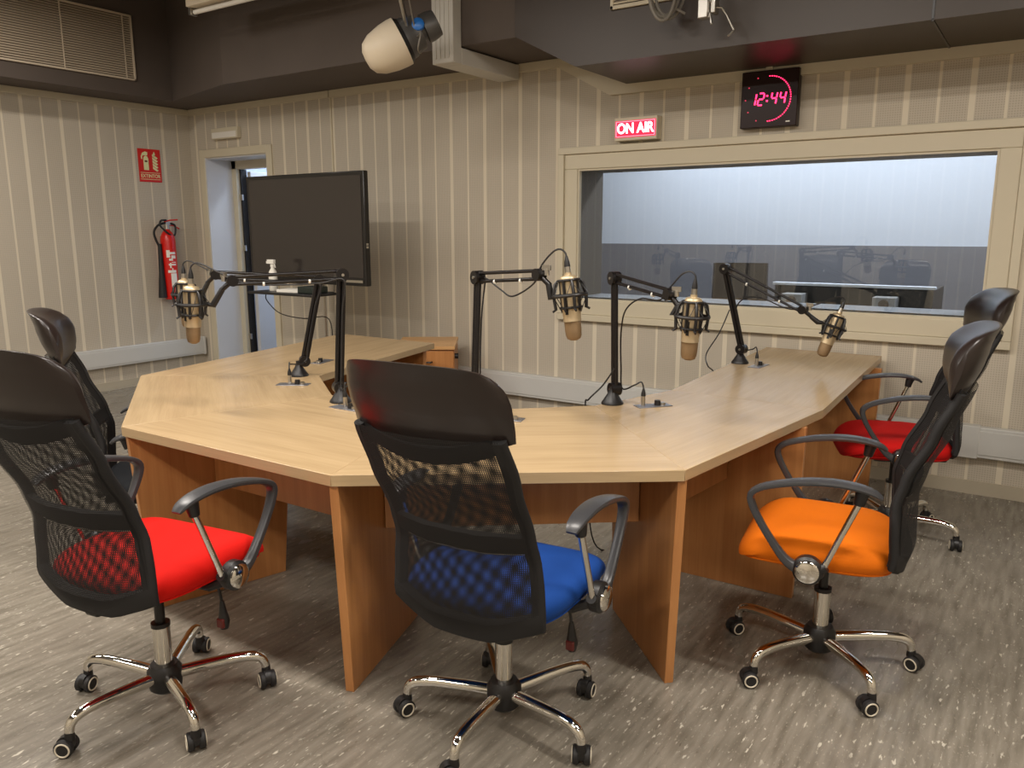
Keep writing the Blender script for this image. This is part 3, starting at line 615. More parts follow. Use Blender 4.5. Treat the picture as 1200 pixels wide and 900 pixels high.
def hangdesk(E, W, J, p2, side, Mc):    # hangs from the arm and away behind the lower arm
    return [W * 0.85 + E * 0.15 + V(0, 0, -0.03), (E + W) / 2 + V(0, 0, -0.05), E * 0.75 + J * 0.25 + (W - E) * 0.22, (E + J) / 2 + side * 0.03, J * 0.8 + E * 0.2 + side * 0.03, J + side * 0.036]
def place_mic(W, px, py, dd): return atdepth(px, py, depth(W) + dd)
# far left arm
B = V(-3.07, 2.655, 0.74); J = V(-3.053, 2.679, 0.813); E = V(-2.993, 2.744, 1.212); W = V(-3.277, 2.351, 1.247); W = E + (W - E) * 0.98
Mc = place_mic(W, 217, 345, 0.02)
mic_set(B, J, E, W, Mc, ID, 'black scissor arm at the far left, behind its near twin', along, V(-2.936, 2.481, 0.74), V(-0.07, 0.08, 0))
B = V(-2.444, 2.33, 0.74); J = V(-2.456, 2.336, 0.80); E = V(-2.436, 2.356, 1.271); W = V(-2.735, 2.00, 1.262)
W = atdepth(272, 329, 3.10); Mc = place_mic(W, 225, 356, 0.0)
mic_set(B, J, E, W, Mc, tiltm('Y', 3), 'black scissor arm reaching left, based just beside the blue chair', along, V(-2.353, 2.268, 0.74), V(-0.02, 0.05, 0))
B = V(-1.886, 2.50, 0.74); J = V(-1.889, 2.53, 0.82); E = V(-1.893, 2.565, 1.267); W = V(-1.506, 2.405, 1.296)
Mc = place_mic(W, 668, 346, -0.06)
mic_set(B, J, E, W, Mc, tiltm('Y', -7), 'black scissor arm behind the blue chair, in the middle of the desk', loop, V(-1.70, 2.45, 0.74), V(-0.08, 0.06, 0))
B = V(-1.473, 2.93, 0.74); J = V(-1.471, 2.945, 0.80); E = V(-1.483, 2.945, 1.258); W = V(-1.14, 2.705, 1.223)
Mc = place_mic(W, 811, 371, -0.05)
mic_set(B, J, E, W, Mc, tiltm('Y', 3), 'black scissor arm by the desk corner left of the orange chair', hangdesk, V(-1.345, 2.955, 0.74), V(-0.07, -0.01, 0))
B = V(-1.368, 4.24, 0.74); J = V(-1.356, 4.22, 0.82); E = V(-1.45, 4.171, 1.248); W = atdepth(941, 363, 4.0)
Mc = place_mic(W, 977, 383, -0.03)
mic_set(B, J, E, W, Mc, Matrix.Rotation(math.radians(-19), 3, V(-FW.x, -FW.y, 0).normalized()) , 'black scissor arm at the window end of the desk', hangdesk, V(-1.262, 4.19, 0.74), V(-0.06, 0.03, 0))
# socket plates in the desk
for (x, y), a, lb in (((-2.92, 2.475), 0.5, 'steel socket plate beside the far left microphone arm'), ((-3.30, 3.03), -1.3, 'steel socket plate behind the far left microphone arm'), ((-2.34, 2.255), 0.0, 'steel socket plate peeping out left of the blue chair headrest'), ((-1.70, 2.45), 0.3, 'steel socket plate just right of the blue chair headrest'), ((-1.32, 2.975), 0.9, 'steel socket plate by the corner seam, right of the middle arms'), ((-1.255, 4.19), 1.5, 'steel socket plate at the window end of the desk')):
    pl = thing('socket_plate', lb, 'socket plate', (x, y, 0.74), a, 'socket plates set in the desk')
    MB().box((0.01, 0, 0.0015), (0.15, 0.062, 0.003)).build('plate', 'plate', pl, bevel=0.001)
    for k, xx in enumerate((0.030, 0.052)):
        MB().lathe([(0, 0), (0.013, 0), (0.012, 0.010 if k else 0.02), (0, 0.010 if k else 0.02)], o=(xx, 0, 0.003), n=16).build('socket', 'steel' if k else 'plastic', pl)
    for xx in (-0.057, 0.077): MB().cyl((xx, 0.02, 0.003), (xx, 0.02, 0.0045), 0.003, n=8).build('screw', 'steel', pl)
# loose leads that leave the desk
s = MB().tube([atdepth(720, 432, 3.26), atdepth(706, 452, 3.3), atdepth(690, 468, 3.33), V(-1.60, 2.93, 0.70), V(-1.62, 3.0, 0.3), V(-1.6, 3.1, 0.006), V(-1.5, 3.5, 0.005)], 0.0034, 7, smooth=8)
tag(s.build('power_lead', 'cable'), 'thin black lead dropping behind the desk from the corner microphone arm', 'cable')
s = MB().tube([atdepth(855, 363, 4.40), atdepth(843, 390, 4.42), atdepth(828, 414, 4.44), atdepth(829, 428, 4.15), atdepth(836, 440, 4.5), V(-1.55, 4.1, 0.5), V(-1.55, 4.2, 0.006)], 0.0034, 7, smooth=8)
tag(s.build('power_lead', 'cable'), 'thin black lead looping down behind the window end microphone arm', 'cable')

# ------------------------------------------------------------------ television on its stand
TY = 4.20
tv = thing('television', 'large flat black television standing in front of the doorway', 'television', (-4.72, TY, 1.46))
MB().b2((-0.635, 0, -0.405), (0.635, 0.045, 0.405)).build('housing', 'bezel', tv, bevel=0.006)
MB().b2((-0.605, -0.003, -0.345), (0.605, 0.002, 0.375)).build('screen', 'screen', tv, smooth=False)
MB().b2((-0.60, -0.006, -0.385), (0.60, 0.0, -0.362)).build('speaker_strip', 'armblack', tv, smooth=False)
MB().b2((0.36, -0.008, -0.382), (0.60, -0.005, -0.364)).build('silver_strip', 'steel', tv, smooth=False)
MB().b2((-0.3, 0.045, -0.25), (0.3, 0.09, 0.2)).build('rear_bulge', 'bezel', tv, bevel=0.01)
MB().b2((0.628, 0.005, -0.135), (0.642, 0.02, -0.12)).b2((0.628, 0.005, -0.115), (0.642, 0.02, -0.10)).build('side_button', 'steel', tv)
st = thing('television_stand', 'wheeled television stand with twin silver posts and a black shelf', 'television stand', (-4.62, 4.32, 0))
for x in (-0.065, 0.06, 0.135):
    MB().cyl((x, 0.02, 0.09), (x, 0.02, 1.55), 0.013 if x < 0.1 else 0.008, n=16).build('post', 'steel', st)
MB().b2((-0.3, -0.018, 1.35), (0.3, -0.032, 1.42)).b2((-0.075, -0.018, 1.2), (0.07, 0.02, 1.55)).build('mount_bracket', 'plastic', st)
MB().b2((-0.44, -0.40, 0.983), (0.26, -0.14, 1.001)).b2((-0.05, -0.14, 0.97), (0.06, 0.02, 0.99)).build('shelf', 'plastic', st, bevel=0.004)
MB().b2((-0.38, -0.22, 0.06), (-0.32, 0.32, 0.10)).b2((0.32, -0.22, 0.06), (0.38, 0.32, 0.10)).b2((-0.35, 0.0, 0.06), (0.35, 0.05, 0.10)).build('base', 'plastic', st, bevel=0.004)
for x in (-0.35, 0.35):
    for y in (-0.19, 0.29): MB().cyl((x - 0.012, y, 0.03), (x + 0.012, y, 0.03), 0.03).cyl((x, y, 0.03), (x, y, 0.062), 0.008).build('castor', 'rubber', st)
sp = thing('spray_bottle', 'white trigger spray bottle on the shelf in front of the television', 'spray bottle', (-4.93, 4.06, 1.001))
MB().lathe([(0, 0), (0.030, 0), (0.033, 0.004), (0.033, 0.12), (0.028, 0.145), (0.014, 0.168), (0.013, 0.18), (0, 0.18)]).build('bottle_body', 'white', sp)
MB().cyl((0, 0, 0.178), (0, 0, 0.20), 0.016).build('collar', 'white', sp)
MB().box((-0.012, 0, 0.218), (0.075, 0.022, 0.032)).box((-0.052, 0, 0.212), (0.02, 0.016, 0.018)).tube([(0.018, 0, 0.205), (0.028, 0, 0.19), (0.03, 0, 0.172)], 0.005, 8).build('trigger_head', 'white', sp, bevel=0.004)
o = MB().box((-4.70, 4.05, 1.012), (0.20, 0.14, 0.022), Matrix.Rotation(0.15, 3, 'Z')).build('paper_pad', 'white', bevel=0.002); tag(o, 'cream paper pad lying on the black television shelf', 'paper')
o = MB().box((-4.50, 4.06, 1.025), (0.16, 0.15, 0.048)).build('control_box', 'duckblue', bevel=0.005); tag(o, 'dark box at the right end of the television shelf', 'box')
o = MB().tube([V(-4.95, 4.0, 0.982), V(-4.93, 3.99, 0.93), V(-4.80, 4.0, 0.84), V(-4.66, 4.1, 0.80), V(-4.60, 4.30, 0.78), V(-4.60, 4.325, 0.5)], 0.004, 7, smooth=6).build('shelf_cable', 'cable'); tag(o, 'thin black cable drooping under the television shelf', 'cable')

# ------------------------------------------------------------------ things on the walls
# clock
ck = thing('digital_clock', 'square dark red studio clock reading 12:44 above the window', 'clock', (-1.497, YB - 0.03, 2.205))
MB().b2((-0.165, -0.035, -0.16), (0.165, 0.028, 0.16)).build('clock_case', 'clockface', ck, bevel=0.004)
SEG = {'a': ((0, 1), (1, 1)), 'b': ((1, 1), (1, .5)), 'c': ((1, .5), (1, 0)), 'd': ((0, 0), (1, 0)), 'e': ((0, .5), (0, 0)), 'f': ((0, 1), (0, .5)), 'g': ((0, .5), (1, .5))}
DG = {'1': 'bc', '2': 'abged', '4': 'fgbc'}
dg = MB(); x0 = -0.112
for chh in '12:44':
    if chh == ':':
        for zz in (-0.012, 0.016): dg.box((x0 + 0.006, -0.0365, zz), (0.009, 0.003, 0.009))
        x0 += 0.026; continue
    for sg_ in DG[chh]:
        (ax_, az_), (bx_, bz_) = SEG[sg_]; wd, hg = 0.030, 0.066
        A = V(x0 + ax_ * wd + az_ * 0.010, -0.0365, -0.033 + az_ * hg); Bq = V(x0 + bx_ * wd + bz_ * 0.010, -0.0365, -0.033 + bz_ * hg)
        d = (Bq - A); A2 = A + d * 0.10; B2 = Bq - d * 0.10; nn = V(-d.z, 0, d.x).normalized() * 0.0037
        dg.slab([A2 - nn, B2 - nn, B2 + nn, A2 + nn], (0, 1, 0), 0.003)
    x0 += 0.024 + 0.026 if chh != '1' else 0.046
dg.build('clock_digits', 'led', ck)
rg = MB()
for i in range(31):
    a = PI / 2 - i * 2 * PI / 60; c0 = V(0.126 * math.cos(a), -0.0362, 0.126 * math.sin(a)); rg.cyl(c0 + V(0, 0.001, 0), c0 - V(0, 0.001, 0), 0.0034, n=8)
rg.build('second_dots', 'led', ck)
rg = MB()
for i in (35, 40, 45, 50, 55):
    a = PI / 2 - i * 2 * PI / 60; c0 = V(0.138 * math.cos(a), -0.0362, 0.138 * math.sin(a)); rg.cyl(c0 + V(0, 0.001, 0), c0 - V(0, 0.001, 0), 0.004, n=8)
rg.build('hour_dots', 'leddim', ck)
MB().b2((0.105, -0.037, -0.138), (0.128, -0.035, -0.131)).build('maker_badge', 'white', ck)
o = MB().b2((-1.53, YB - 0.05, 2.366), (-1.49, YB - 0.031, 2.39)).build('clock_hook', 'cream', bevel=0.003); tag(o, 'small cream bracket above the studio clock', 'bracket')
# on air lamp
oa = thing('on_air_sign', 'lit red sign reading ON AIR above the left corner of the window', 'illuminated sign', (-2.345, YB - 0.045, 2.095))
MB().b2((-0.150, -0.03, -0.072), (0.150, 0.045, 0.072)).build('sign_case', 'cream', oa, bevel=0.003)
MB().b2((-0.143, -0.033, -0.052), (0.143, -0.028, 0.052)).build('sign_face', 'onair', oa, smooth=False)
f = MB(); 
for (a, b) in (((-0.138, 0.044), (0.138, 0.048)), ((-0.138, -0.048), (0.138, -0.044)), ((-0.138, -0.048), (-0.133, 0.048)), ((0.133, -0.048), (0.138, 0.048))): f.b2((a[0], -0.0345, a[1]), (b[0], -0.0325, b[1]))
f.build('face_outline', 'onpink', oa, smooth=False)
text_mesh('sign_lettering', 'ON AIR', 0.084, 'onwhite', oa, Matrix.Translation((0, -0.0345, 0.0)) @ RB @ Matrix.Diagonal((0.90, 1.05, 1, 1)), 0.001, 0.0018)
# extinguisher sign on left wall
sg = thing('extinguisher_sign', 'red sign with extinguisher pictogram, reading EXTINTOR, on the left wall', 'sign', (XL, 4.53, 2.052))
MB().b2((0.001, -0.112, -0.15), (0.006, 0.112, 0.15)).build('sign_panel', 'signred', sg, smooth=False)
def onl_box(mb, y0, z0, y1, z1): return mb.b2((0.006, y0, z0), (0.0075, y1, z1))
m_ = MB(); m_.slab([(0.0068, y, z) for y, z in ((-0.062, -0.042), (-0.012, -0.042), (-0.012, 0.06), (-0.02, 0.08), (-0.037, 0.088), (-0.054, 0.08), (-0.062, 0.06))], (1, 0, 0), 0.0015)
m_.slab([(0.0068, y, z) for y, z in ((-0.052, 0.09), (-0.02, 0.09), (-0.016, 0.118), (-0.04, 0.126), (-0.07, 0.112), (-0.085, 0.08), (-0.082, 0.055), (-0.073, 0.055), (-0.070, 0.085))], (1, 0, 0), 0.0015)
m_.build('extinguisher_pictogram', 'signcream', sg, smooth=False)
MB().b2((0.007, -0.05, 0.03), (0.0085, -0.024, 0.045)).build('pictogram_label', 'tagred', sg, smooth=False)
m_ = MB()
for k in range(5):
    zz = -0.04 + k * 0.028; m_.slab([(0.0068, y, z) for y, z in ((0.03, zz + 0.012), (0.07, zz - 0.012), (0.085, zz), (0.05, zz + 0.022), (0.03, zz + 0.034))], (1, 0, 0), 0.0015)
m_.slab([(0.0068, y, z) for y, z in ((0.035, 0.10), (0.05, 0.085), (0.06, 0.105), (0.05, 0.13))], (1, 0, 0), 0.0015)
m_.build('flame_pictogram', 'signcream', sg, smooth=False)
MB().b2((0.006, -0.10, -0.068), (0.0072, 0.10, -0.064)).b2((0.006, -0.10, -0.128), (0.0072, 0.10, -0.124)).build('sign_rule', 'signcream', sg, smooth=False)
text_mesh('sign_lettering', 'EXTINTOR', 0.046, 'signcream', sg, Matrix.Translation((0.0068, 0, -0.097)) @ RL @ Matrix.Diagonal((0.88, 1, 1, 1)), 0.0006, 0.0006)
# extinguisher
ex = thing('fire_extinguisher', 'tall red fire extinguisher with black horn hung on the left wall', 'fire extinguisher', (XL + 0.085, 4.60, 0.80))
MB().lathe([(0, 0), (0.055, 0), (0.066, 0.012), (0.068, 0.03), (0.068, 0.56), (0.062, 0.60), (0.045, 0.635), (0.026, 0.655), (0.022, 0.67), (0, 0.67)], n=32).build('cylinder', 'red', ex)
MB().cyl((0, 0, 0.665), (0, 0, 0.71), 0.024).box((0.0, 0.01, 0.72), (0.03, 0.05, 0.03)).build('valve', 'steel', ex)
MB().tube([(0, -0.02, 0.735), (0, 0.04, 0.75), (0, 0.12, 0.755)], 0.007, 8).tube([(0, 0.02, 0.705), (0, 0.07, 0.70), (0, 0.13, 0.67)], 0.007, 8).build('squeeze_handle', 'red', ex)
MB().tube([(0.01, 0.03, 0.72), (0.02, 0.075, 0.70), (0.02, 0.07, 0.62), (0.045, 0.02, 0.605), (0.05, -0.04, 0.64), (0.03, -0.085, 0.70), (0.01, -0.06, 0.745), (0, 0.0, 0.75)], 0.0095, 8, smooth=5).tube([(0, -0.02, 0.725), (0, -0.09, 0.70), (0, -0.135, 0.64), (0, -0.12, 0.56), (0, -0.09, 0.50)], 0.011, 8, smooth=5).build('hose', 'rubber', ex)
MB().tube([(0, -0.088, 0.53), (0, -0.088, 0.45), (0, -0.092, 0.25), (0, -0.098, 0.02)], [0.016, 0.020, 0.026, 0.040], 16).build('discharge_horn', 'rubber', ex)
lb = MB()
def curv(a0, a1, z0, z1):   # label patch on the cylinder
    n_ = 6; vs = []
    for i in range(n_ + 1):
        a = a0 + (a1 - a0) * i / n_
        for z in (z0, z1): vs.append((0.0688 * math.cos(a), 0.0688 * math.sin(a), z))
    lb.add(vs, [(2 * i, 2 * i + 2, 2 * i + 3, 2 * i + 1) for i in range(n_)])
for a0, a1, z0, z1 in ((-0.9, 0.35, 0.43, 0.452), (-0.9, -0.45, 0.40, 0.47), (-0.3, 0.35, 0.39, 0.42), (-0.6, -0.1, 0.37, 0.39), (-0.7, 0.35, 0.325, 0.34), (-0.55, -0.35, 0.30, 0.35), (-0.3, 0.35, 0.35, 0.358), (-0.85, 0.3, 0.255, 0.28), (-0.5, 0.35, 0.12, 0.25), (-0.3, -0.15, 0.28, 0.30)): curv(a0, a1, z0, z1)
lb.build('label_marks', 'white', ex)
MB().b2((-0.085, -0.03, 0.55), (-0.06, 0.03, 0.60)).build('wall_bracket', 'steel', ex)
# emergency light over the door
o = thing('emergency_light', 'slim cream box on the back wall above the doorway', 'emergency light', (-6.565, YB, 2.345))
MB().b2((-0.19, -0.05, -0.05), (0.19, 0, 0.05)).build('light_body', 'cream', o, bevel=0.006); MB().b2((-0.175, -0.054, -0.04), (0.175, -0.048, 0.012)).build('diffuser', 'white', o, bevel=0.003)
# grilles
g = thing('air_grille', 'wide slatted air grille on the dark bulkhead over the left wall', 'air grille', (FX, 2.2, 2.985))
YA, YZ, H2 = -1.6, 2.01, 0.265
MB().b2((0.001, YA, -H2), (0.006, YZ, H2)).build('grille_back', 'ventdark', g, smooth=False)
s = MB().b2((0, YA, H2 - 0.015), (0.022, YZ, H2)).b2((0, YA, -H2), (0.022, YZ, -H2 + 0.015)).b2((0, YZ - 0.015, -H2), (0.022, YZ, H2)).b2((0, YA, -H2), (0.022, YA + 0.015, H2)); s.build('grille_frame', 'slat', g, bevel=0.002)
nS = 26; s = MB()
for i in range(nS):
    zz = -H2 + 0.02 + (2 * H2 - 0.04) * (i + 0.5) / nS; s.box((0.012, (YA + YZ) / 2, zz), (0.022, YZ - YA - 0.03, 0.003), Matrix.Rotation(0.65, 3, 'Y') )
o = s.build('slat', 'slat', g, smooth=False); o['kind'] = 'stuff'
s = MB()
for k in range(6): y_ = YZ - 0.09 - k * 0.52; s.b2((0.018, y_, -H2 + 0.015), (0.022, y_ + 0.01, H2 - 0.015))
s.build('mullion', 'slat', g, smooth=False)
g = thing('air_grille', 'short cream slatted grille on the dark bulkhead above the ON AIR sign', 'air grille', (-1.97, FY - 0.012, 2.80))
MB().b2((-0.24, -0.006, -0.145), (0.24, -0.001, 0.145)).build('grille_back', 'ventdark', g, smooth=False)
MB().b2((-0.24, -0.02, -0.145), (0.24, 0, -0.125)).b2((-0.24, -0.02, 0.125), (0.24, 0, 0.145)).b2((-0.24, -0.02, -0.145), (-0.222, 0, 0.145)).b2((0.222, -0.02, -0.145), (0.24, 0, 0.145)).build('grille_frame', 'cream', g, bevel=0.002)
for i in range(12): MB().box((0, -0.011, -0.112 + i * 0.0205), (0.45, 0.014, 0.008), Matrix.Rotation(0.5, 3, 'X')).build('slat', 'cream', g, smooth=False)
# duct dropping from the ceiling
d = thing('cable_duct', 'pale ribbed duct dropping down the dark bulkhead and turning under it', 'duct', (-3.36, 4.29, 2.49))
s = MB().b2((-0.085, -0.09, 0.0), (0.085, -0.001, ZC - 2.49))
s.build('vertical_run', 'alu', d, bevel=0.006)
for k in range(4): MB().b2((-0.062 + k * 0.035, -0.094, 0.03), (-0.050 + k * 0.035, -0.089, ZC - 2.5)).build('rib', 'alu', d, smooth=False)
MB().b2((-0.085, -0.001, 0.0), (0.085, 0.66, 0.10)).build('horizontal_run', 'alu', d, bevel=0.004)
# wall speaker
sk = thing('wall_speaker', 'small black loudspeaker bracketed high near the left corner', 'loudspeaker', tuple(atdepth(240, 87, 7.05)))
rm = Matrix.Rotation(math.radians(14), 3, V(FW.x, FW.y, 0).normalized()) @ Matrix.Rotation(math.radians(-30), 3, 'Z')
MB().box((0, 0, 0), (0.17, 0.16, 0.25), rm).build('cabinet', 'plastic', sk, bevel=0.012)
MB().box(rm @ V(0, -0.082, 0), (0.15, 0.008, 0.23), rm).build('grille', 'rubber', sk, bevel=0.003)
MB().box(rm @ V(-0.02, -0.088, 0.02), (0.014, 0.003, 0.014), rm).build('badge', 'steel', sk)
MB().tube([rm @ V(0.08, 0.02, 0), V(0.14, 0.03, 0.0), V(0.17, 0.03, 0.02)], 0.014, 10).box((0.175, 0.03, 0.02), (0.012, 0.07, 0.12)).build('bracket', 'plastic', sk)
# spotlight
c0 = V(-3.30, 3.6, 2.50)
sl = thing('spotlight', 'stage spotlight with a cream bowl shade hanging before the bulkhead', 'spotlight', (-3.17, 3.6, 2.62))
ax = (atdepth(425, 62, 4.75) - atdepth(492, 26, 4.75)).normalized(); zr = Vector((0, 0, 1)).rotation_difference(ax).to_matrix()
sc = atdepth(466, 51, 4.75) - V(-3.17, 3.6, 2.62)
MB().lathe([(0.140, -0.03), (0.141, 0.0), (0.136, 0.06), (0.118, 0.14), (0.09, 0.19), (0.05, 0.212), (0, 0.216), (0, 0.210), (0.048, 0.206), (0.085, 0.185), (0.112, 0.135), (0.130, 0.055), (0.134, -0.03)], o=sc, m=zr, n=36).build('shade', 'shade', sl)
MB().lathe([(0, -0.27), (0.075, -0.265), (0.085, -0.22), (0.085, -0.18), (0.06, -0.175), (0.06, -0.155), (0.10, -0.15), (0.105, -0.10), (0.118, -0.08), (0.124, -0.03), (0.126, 0.0), (0.0, 0.0)], o=sc, m=zr, n=28).build('lamp_body', 'lampgrey', sl)
MB().lathe([(0, -0.09), (0.10, -0.085), (0.132, -0.04), (0.134, -0.02), (0.0, -0.02)], o=sc + V(0, 0, 0), m=zr, n=28).build('bezel_ring', 'plastic', sl)
kb = sc - ax * 0.15 - FW * 0.085
MB().lathe([(0, 0), (0.038, 0), (0.036, 0.02), (0.02, 0.03), (0, 0.03)], o=kb, m=Vector((0, 0, 1)).rotation_difference(-FW).to_matrix(), n=20).build('blue_knob', 'blue', sl)
MB().tube([sc - ax * 0.08 + R2 * 0.0 - FW * 0.08, V(0.0, 0, 0.20) + sc * 0.4 - FW * 0.08, V(0.01, 0, 0.32)], 0.012, 8).tube([sc - ax * 0.08 + FW * 0.08, V(0.0, 0, 0.20) + sc * 0.4 + FW * 0.08, V(0.01, 0, 0.32)], 0.012, 8).cyl(V(0.01, 0, 0.30), V(0.01, 0, ZC - 2.62), 0.018).build('yoke', 'steel', sl)
MB().tube([sc - ax * 0.12, sc - ax * 0.10 + V(0.06, 0, -0.10), sc + V(0.20, -0.05, -0.06), sc + V(0.22, -0.05, 0.02), sc + V(0.14, 0, 0.05), V(0.03, 0, 0.30), V(0.02, 0.02, ZC - 2.62)], 0.005, 7, smooth=6).build('lamp_cable', 'greycable', sl)
# unlit batten
bt = thing('fluorescent_batten', 'unlit beige fluorescent batten at the top edge above the television', 'ceiling light', (-5.38, 3.84, 3.0))
MB().b2((0, -0.05, 0.03), (1.5, 0.05, 0.10)).build('batten_body', 'shade', bt, bevel=0.004)
MB().tube([(0.03, 0, 0.0), (1.47, 0, 0.0)], 0.016, 12).build('tube', 'white', bt)
for x in (0.01, 1.49): MB().b2((x - 0.012, -0.03, -0.02), (x + 0.012, 0.03, 0.03)).build('lamp_holder', 'steel', bt)
for x in (0.3, 1.2): MB().cyl((x, 0, 0.10), (x, 0, ZC - 3.0), 0.006, n=8).build('suspension_rod', 'steel', bt)
# coiled cables and clamp hanging above the window
def hp(px, py): return atdepth(px, py, 5.0)
cc = hp(780, -60)
bar = MB().cyl(V(-2.4, 4.12, 2.84), V(1.0, 4.12, 2.84), 0.025, n=16).cyl(V(-2.2, 4.12, 2.84), V(-2.2, 4.12, ZC), 0.012).cyl(V(0.5, 4.12, 2.84), V(0.5, 4.12, ZC), 0.012).build('lighting_bar', 'armblack'); tag(bar, 'dark lighting bar above the window, just out of the picture top', 'lighting bar')
co_ = MB()
for k, (w_, hh) in enumerate(((17, 24), (20, 20), (14, 18), (22, 22))):
    pts_ = [atdepth(776 + k * 2 + w_ * math.cos(a), -25 + (hh + 25) * math.sin(a) * (1 if math.sin(a) > 0 else 0.6), 4.12 + 0.02 * k) for a in [2 * PI * j / 16 for j in range(16)]]
    co_.tube(pts_, 0.009, 8, closed=True, smooth=3)
co_.tube([atdepth(800, -30, 4.15), atdepth(795, -2, 4.15), atdepth(790, 8, 4.15), atdepth(803, 16, 4.15)], 0.007, 8, smooth=4)
tag(co_.build('cable_coil', 'greycable'), 'coil of grey cable hanging at the top edge above the window', 'cable coil')
cl = thing('lamp_clamp', 'metal clamp with bent wire safety hook hanging above the studio clock', 'clamp', tuple(atdepth(832, 5, 3.97)))
cb0 = atdepth(832, 5, 3.97)
MB().box(atdepth(826, 6, 3.97) - cb0, (0.05, 0.06, 0.13)).box(atdepth(838, 0, 3.97) - cb0, (0.025, 0.06, 0.13)).cyl(V(cb0.x, 4.12, 2.83) - cb0, V(0, 0, 0), 0.02).build('clamp_body', 'steel', cl, bevel=0.004)
MB().cyl(atdepth(832, 15, 3.97) - cb0, atdepth(834, 28, 3.97) - cb0, 0.007, n=10).build('clamp_screw', 'steel', cl)
MB().tube([atdepth(x, y, 3.97) - cb0 for x, y in ((838, 8), (846, 9), (852, 18), (860, 35), (857, 38), (853, 42))], 0.006, 8).build('wire_hook', 'steel', cl)
# dark loudspeaker box at top right
o = MB().b2((-0.70, FY - 0.16, 2.50), (-0.52, FY - 0.013, 2.80)).build('bulkhead_box', 'plastic', bevel=0.006)
bpy.data.objects.remove(o)
s = MB().b2((-0.585, FY - 0.017, 2.388), (-0.575, FY - 0.011, ZC)).b2((-0.585, FY - 0.012, 2.380), (-0.575, YB - 0.03, 2.386)); struct('trim_9', s, 'bezel', smooth=False)

# ------------------------------------------------------------------ control room furniture (seen through the glass)
cd = thing('control_desk', 'dark control room console with a thin white top edge behind the glass', 'console', (-1.22, 6.2, 0))
MB().b2((-0.56, 0, 1.04), (0.55, 0.07, 1.06)).build('console_top', 'ctrl_white', cd, bevel=0.003)
MB().b2((-0.55, 0.04, 0.0), (0.54, 0.09, 1.04)).build('console_back', 'plastic', cd)
for x in (-0.54, 0.515): MB().b2((x, 0.0, 0), (x + 0.025, 0.6, 1.035)).build('side_panel', 'plastic', cd)
for x, lb_ in ((-0.45, 'grey computer tower at the left end of the control room console'), (0.18, 'grey computer tower with round fan behind the glass')):
    pc = thing('computer_tower', lb_, 'computer', (-1.22 + x + 0.07, 6.13, 0.62)); MB().b2((-0.075, -0.06, 0), (0.075, 0.105, 0.365)).build('case', 'greybox', pc, bevel=0.004)
    MB().lathe([(0, 0), (0.035, 0), (0.035, 0.004), (0.0, 0.004)], m=Matrix.Rotation(PI / 2, 3, 'X'), o=(0, -0.06, 0.315)).build('fan_grille', 'ventdark', pc)
    MB().b2((-0.1, -0.08, -0.62), (0.1, 0.118, 0.0)).build('plinth', 'plastic', pc)
o = MB().b2((-2.6, 6.2, 0.88), (0.4, 6.9, 0.905)).b2((-2.55, 6.8, 0), (-2.5, 6.85, 0.88)).b2((0.3, 6.8, 0), (0.35, 6.85, 0.88)).b2((-2.55, 6.25, 0), (-2.5, 6.3, 0.88)).b2((0.3, 6.25, 0), (0.35, 6.3, 0.88)).build('control_table', 'ctrl_white', bevel=0.002)
bpy.data.objects.remove(o)
ccx = thing('control_room_chair', 'dark high backed chair in the control room behind the glass', 'office chair', (-2.0, 6.1, 0), math.radians(200))
MB().sheet(lambda u, v: (0.21 * (2 * u - 1) * (1 - 0.06 * v), 0.03 * (2 * u - 1) ** 2 - 0.05 * v, 0.60 + 0.60 * v), 8, 8, 0.05).build('backrest', 'leather', ccx)
MB().box((0, 0.25, 0.48), (0.46, 0.46, 0.08)).build('seat', 'leather', ccx, bevel=0.02)
MB().cyl((0, 0.25, 0.08), (0, 0.25, 0.45), 0.025).cyl((0, 0.0, 0.46), (0, -0.04, 0.8), 0.015).build('column', 'plastic', ccx)
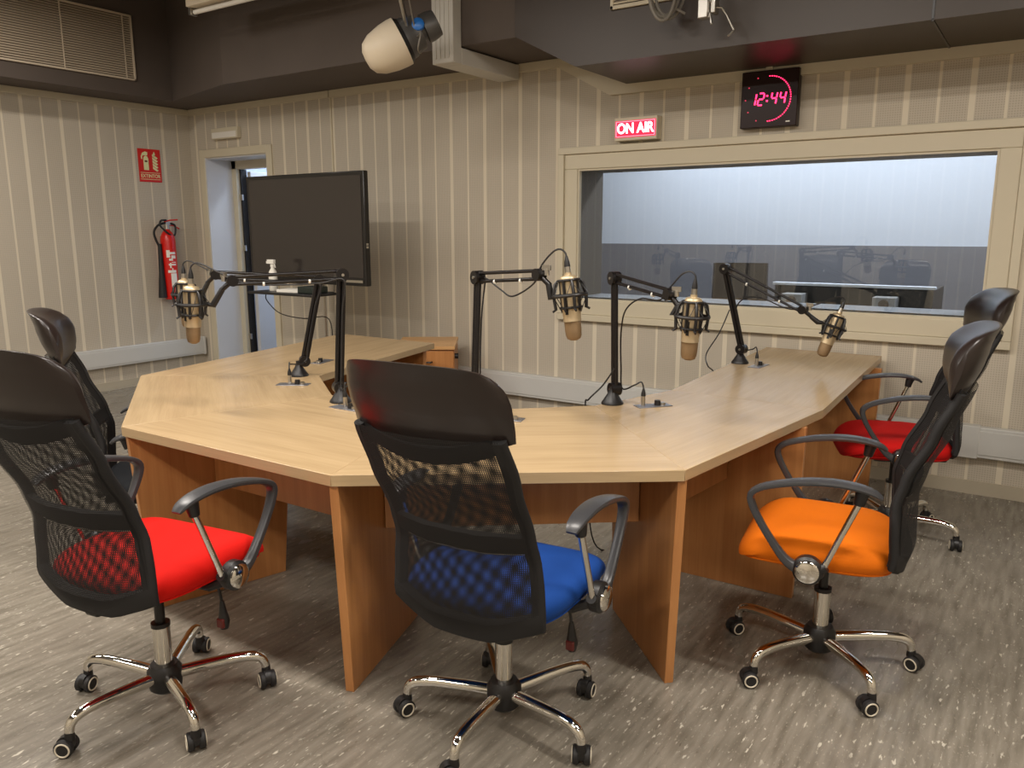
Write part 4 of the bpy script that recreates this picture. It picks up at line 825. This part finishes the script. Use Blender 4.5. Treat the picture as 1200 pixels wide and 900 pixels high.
for k in range(5):
    a = k * 2 * PI / 5; MB().tube([(0, 0.25, 0.09), (0.28 * math.cos(a), 0.25 + 0.28 * math.sin(a), 0.055)], 0.015, 8).cyl((0.28 * math.cos(a), 0.25 + 0.28 * math.sin(a) - 0.01, 0.028), (0.28 * math.cos(a), 0.25 + 0.28 * math.sin(a) + 0.01, 0.028), 0.028).build('base_leg', 'plastic', ccx)

# ------------------------------------------------------------------ light
def lamp(loc, sx, sy, power, col, lab, rotz=0, drop=0.0, grp='lit ceiling panels'):
    t = thing('ceiling_light', lab, 'ceiling light', loc, rotz, grp)
    rect_frame2 = MB().b2((-sx / 2 - 0.03, -sy / 2 - 0.03, 0.01), (sx / 2 + 0.03, sy / 2 + 0.03, 0.07)); rect_frame2.build('housing', 'shade', t, bevel=0.004)
    L = bpy.data.lights.new('lamp', 'AREA'); L.shape = 'RECTANGLE'; L.size = sx; L.size_y = sy; L.energy = power; L.color = col
    o = bpy.data.objects.new('lamp', L); C.objects.link(o); o.parent = t; o.location = (0, 0, -0.002)
    for x in (-sx / 3, sx / 3): MB().cyl((x, 0, 0.07), (x, 0, max(0.08, drop)), 0.006, n=8).build('suspension_rod', 'steel', t)
    return t
WARM = (1.0, 0.93, 0.85)
for i, (x, y, pw, rz) in enumerate(((-5.6, 2.2, 34, 1), (-5.6, 0.2, 30, 1), (-3.6, 1.4, 58, 0), (-1.6, 1.4, 58, 0), (0.6, 1.9, 62, 0), (-3.6, -0.9, 48, 0), (-1.2, -1.0, 60, 0), (1.4, -0.6, 45, 0))):
    lamp((x, y, 3.20), 1.25, 0.2, pw, WARM, 'fluorescent batten on the dark ceiling out of the picture', rz * PI / 2, ZC - 3.20)
for x in (-2.8, -1.2, 0.6): lamp((x, 6.6, 2.95), 1.2, 0.4, 42, (0.88, 0.93, 1.0), 'cool ceiling light inside the control room', 0, 0.15, 'control room lights')
lamp((-6.4, 6.0, 2.82), 0.6, 0.3, 30, (0.72, 0.84, 1.0), 'cool ceiling light in the passage behind the doorway', 0, 0.08, None)

w = bpy.data.worlds.new('world'); S.world = w; w.use_nodes = True; w.node_tree.nodes['Background'].inputs[0].default_value = (0.02, 0.02, 0.02, 1)
S.view_settings.view_transform = 'Standard'; S.view_settings.look = 'None'; S.view_settings.gamma = 1; S.view_settings.use_curve_mapping = False
S.view_settings.exposure = 0.12
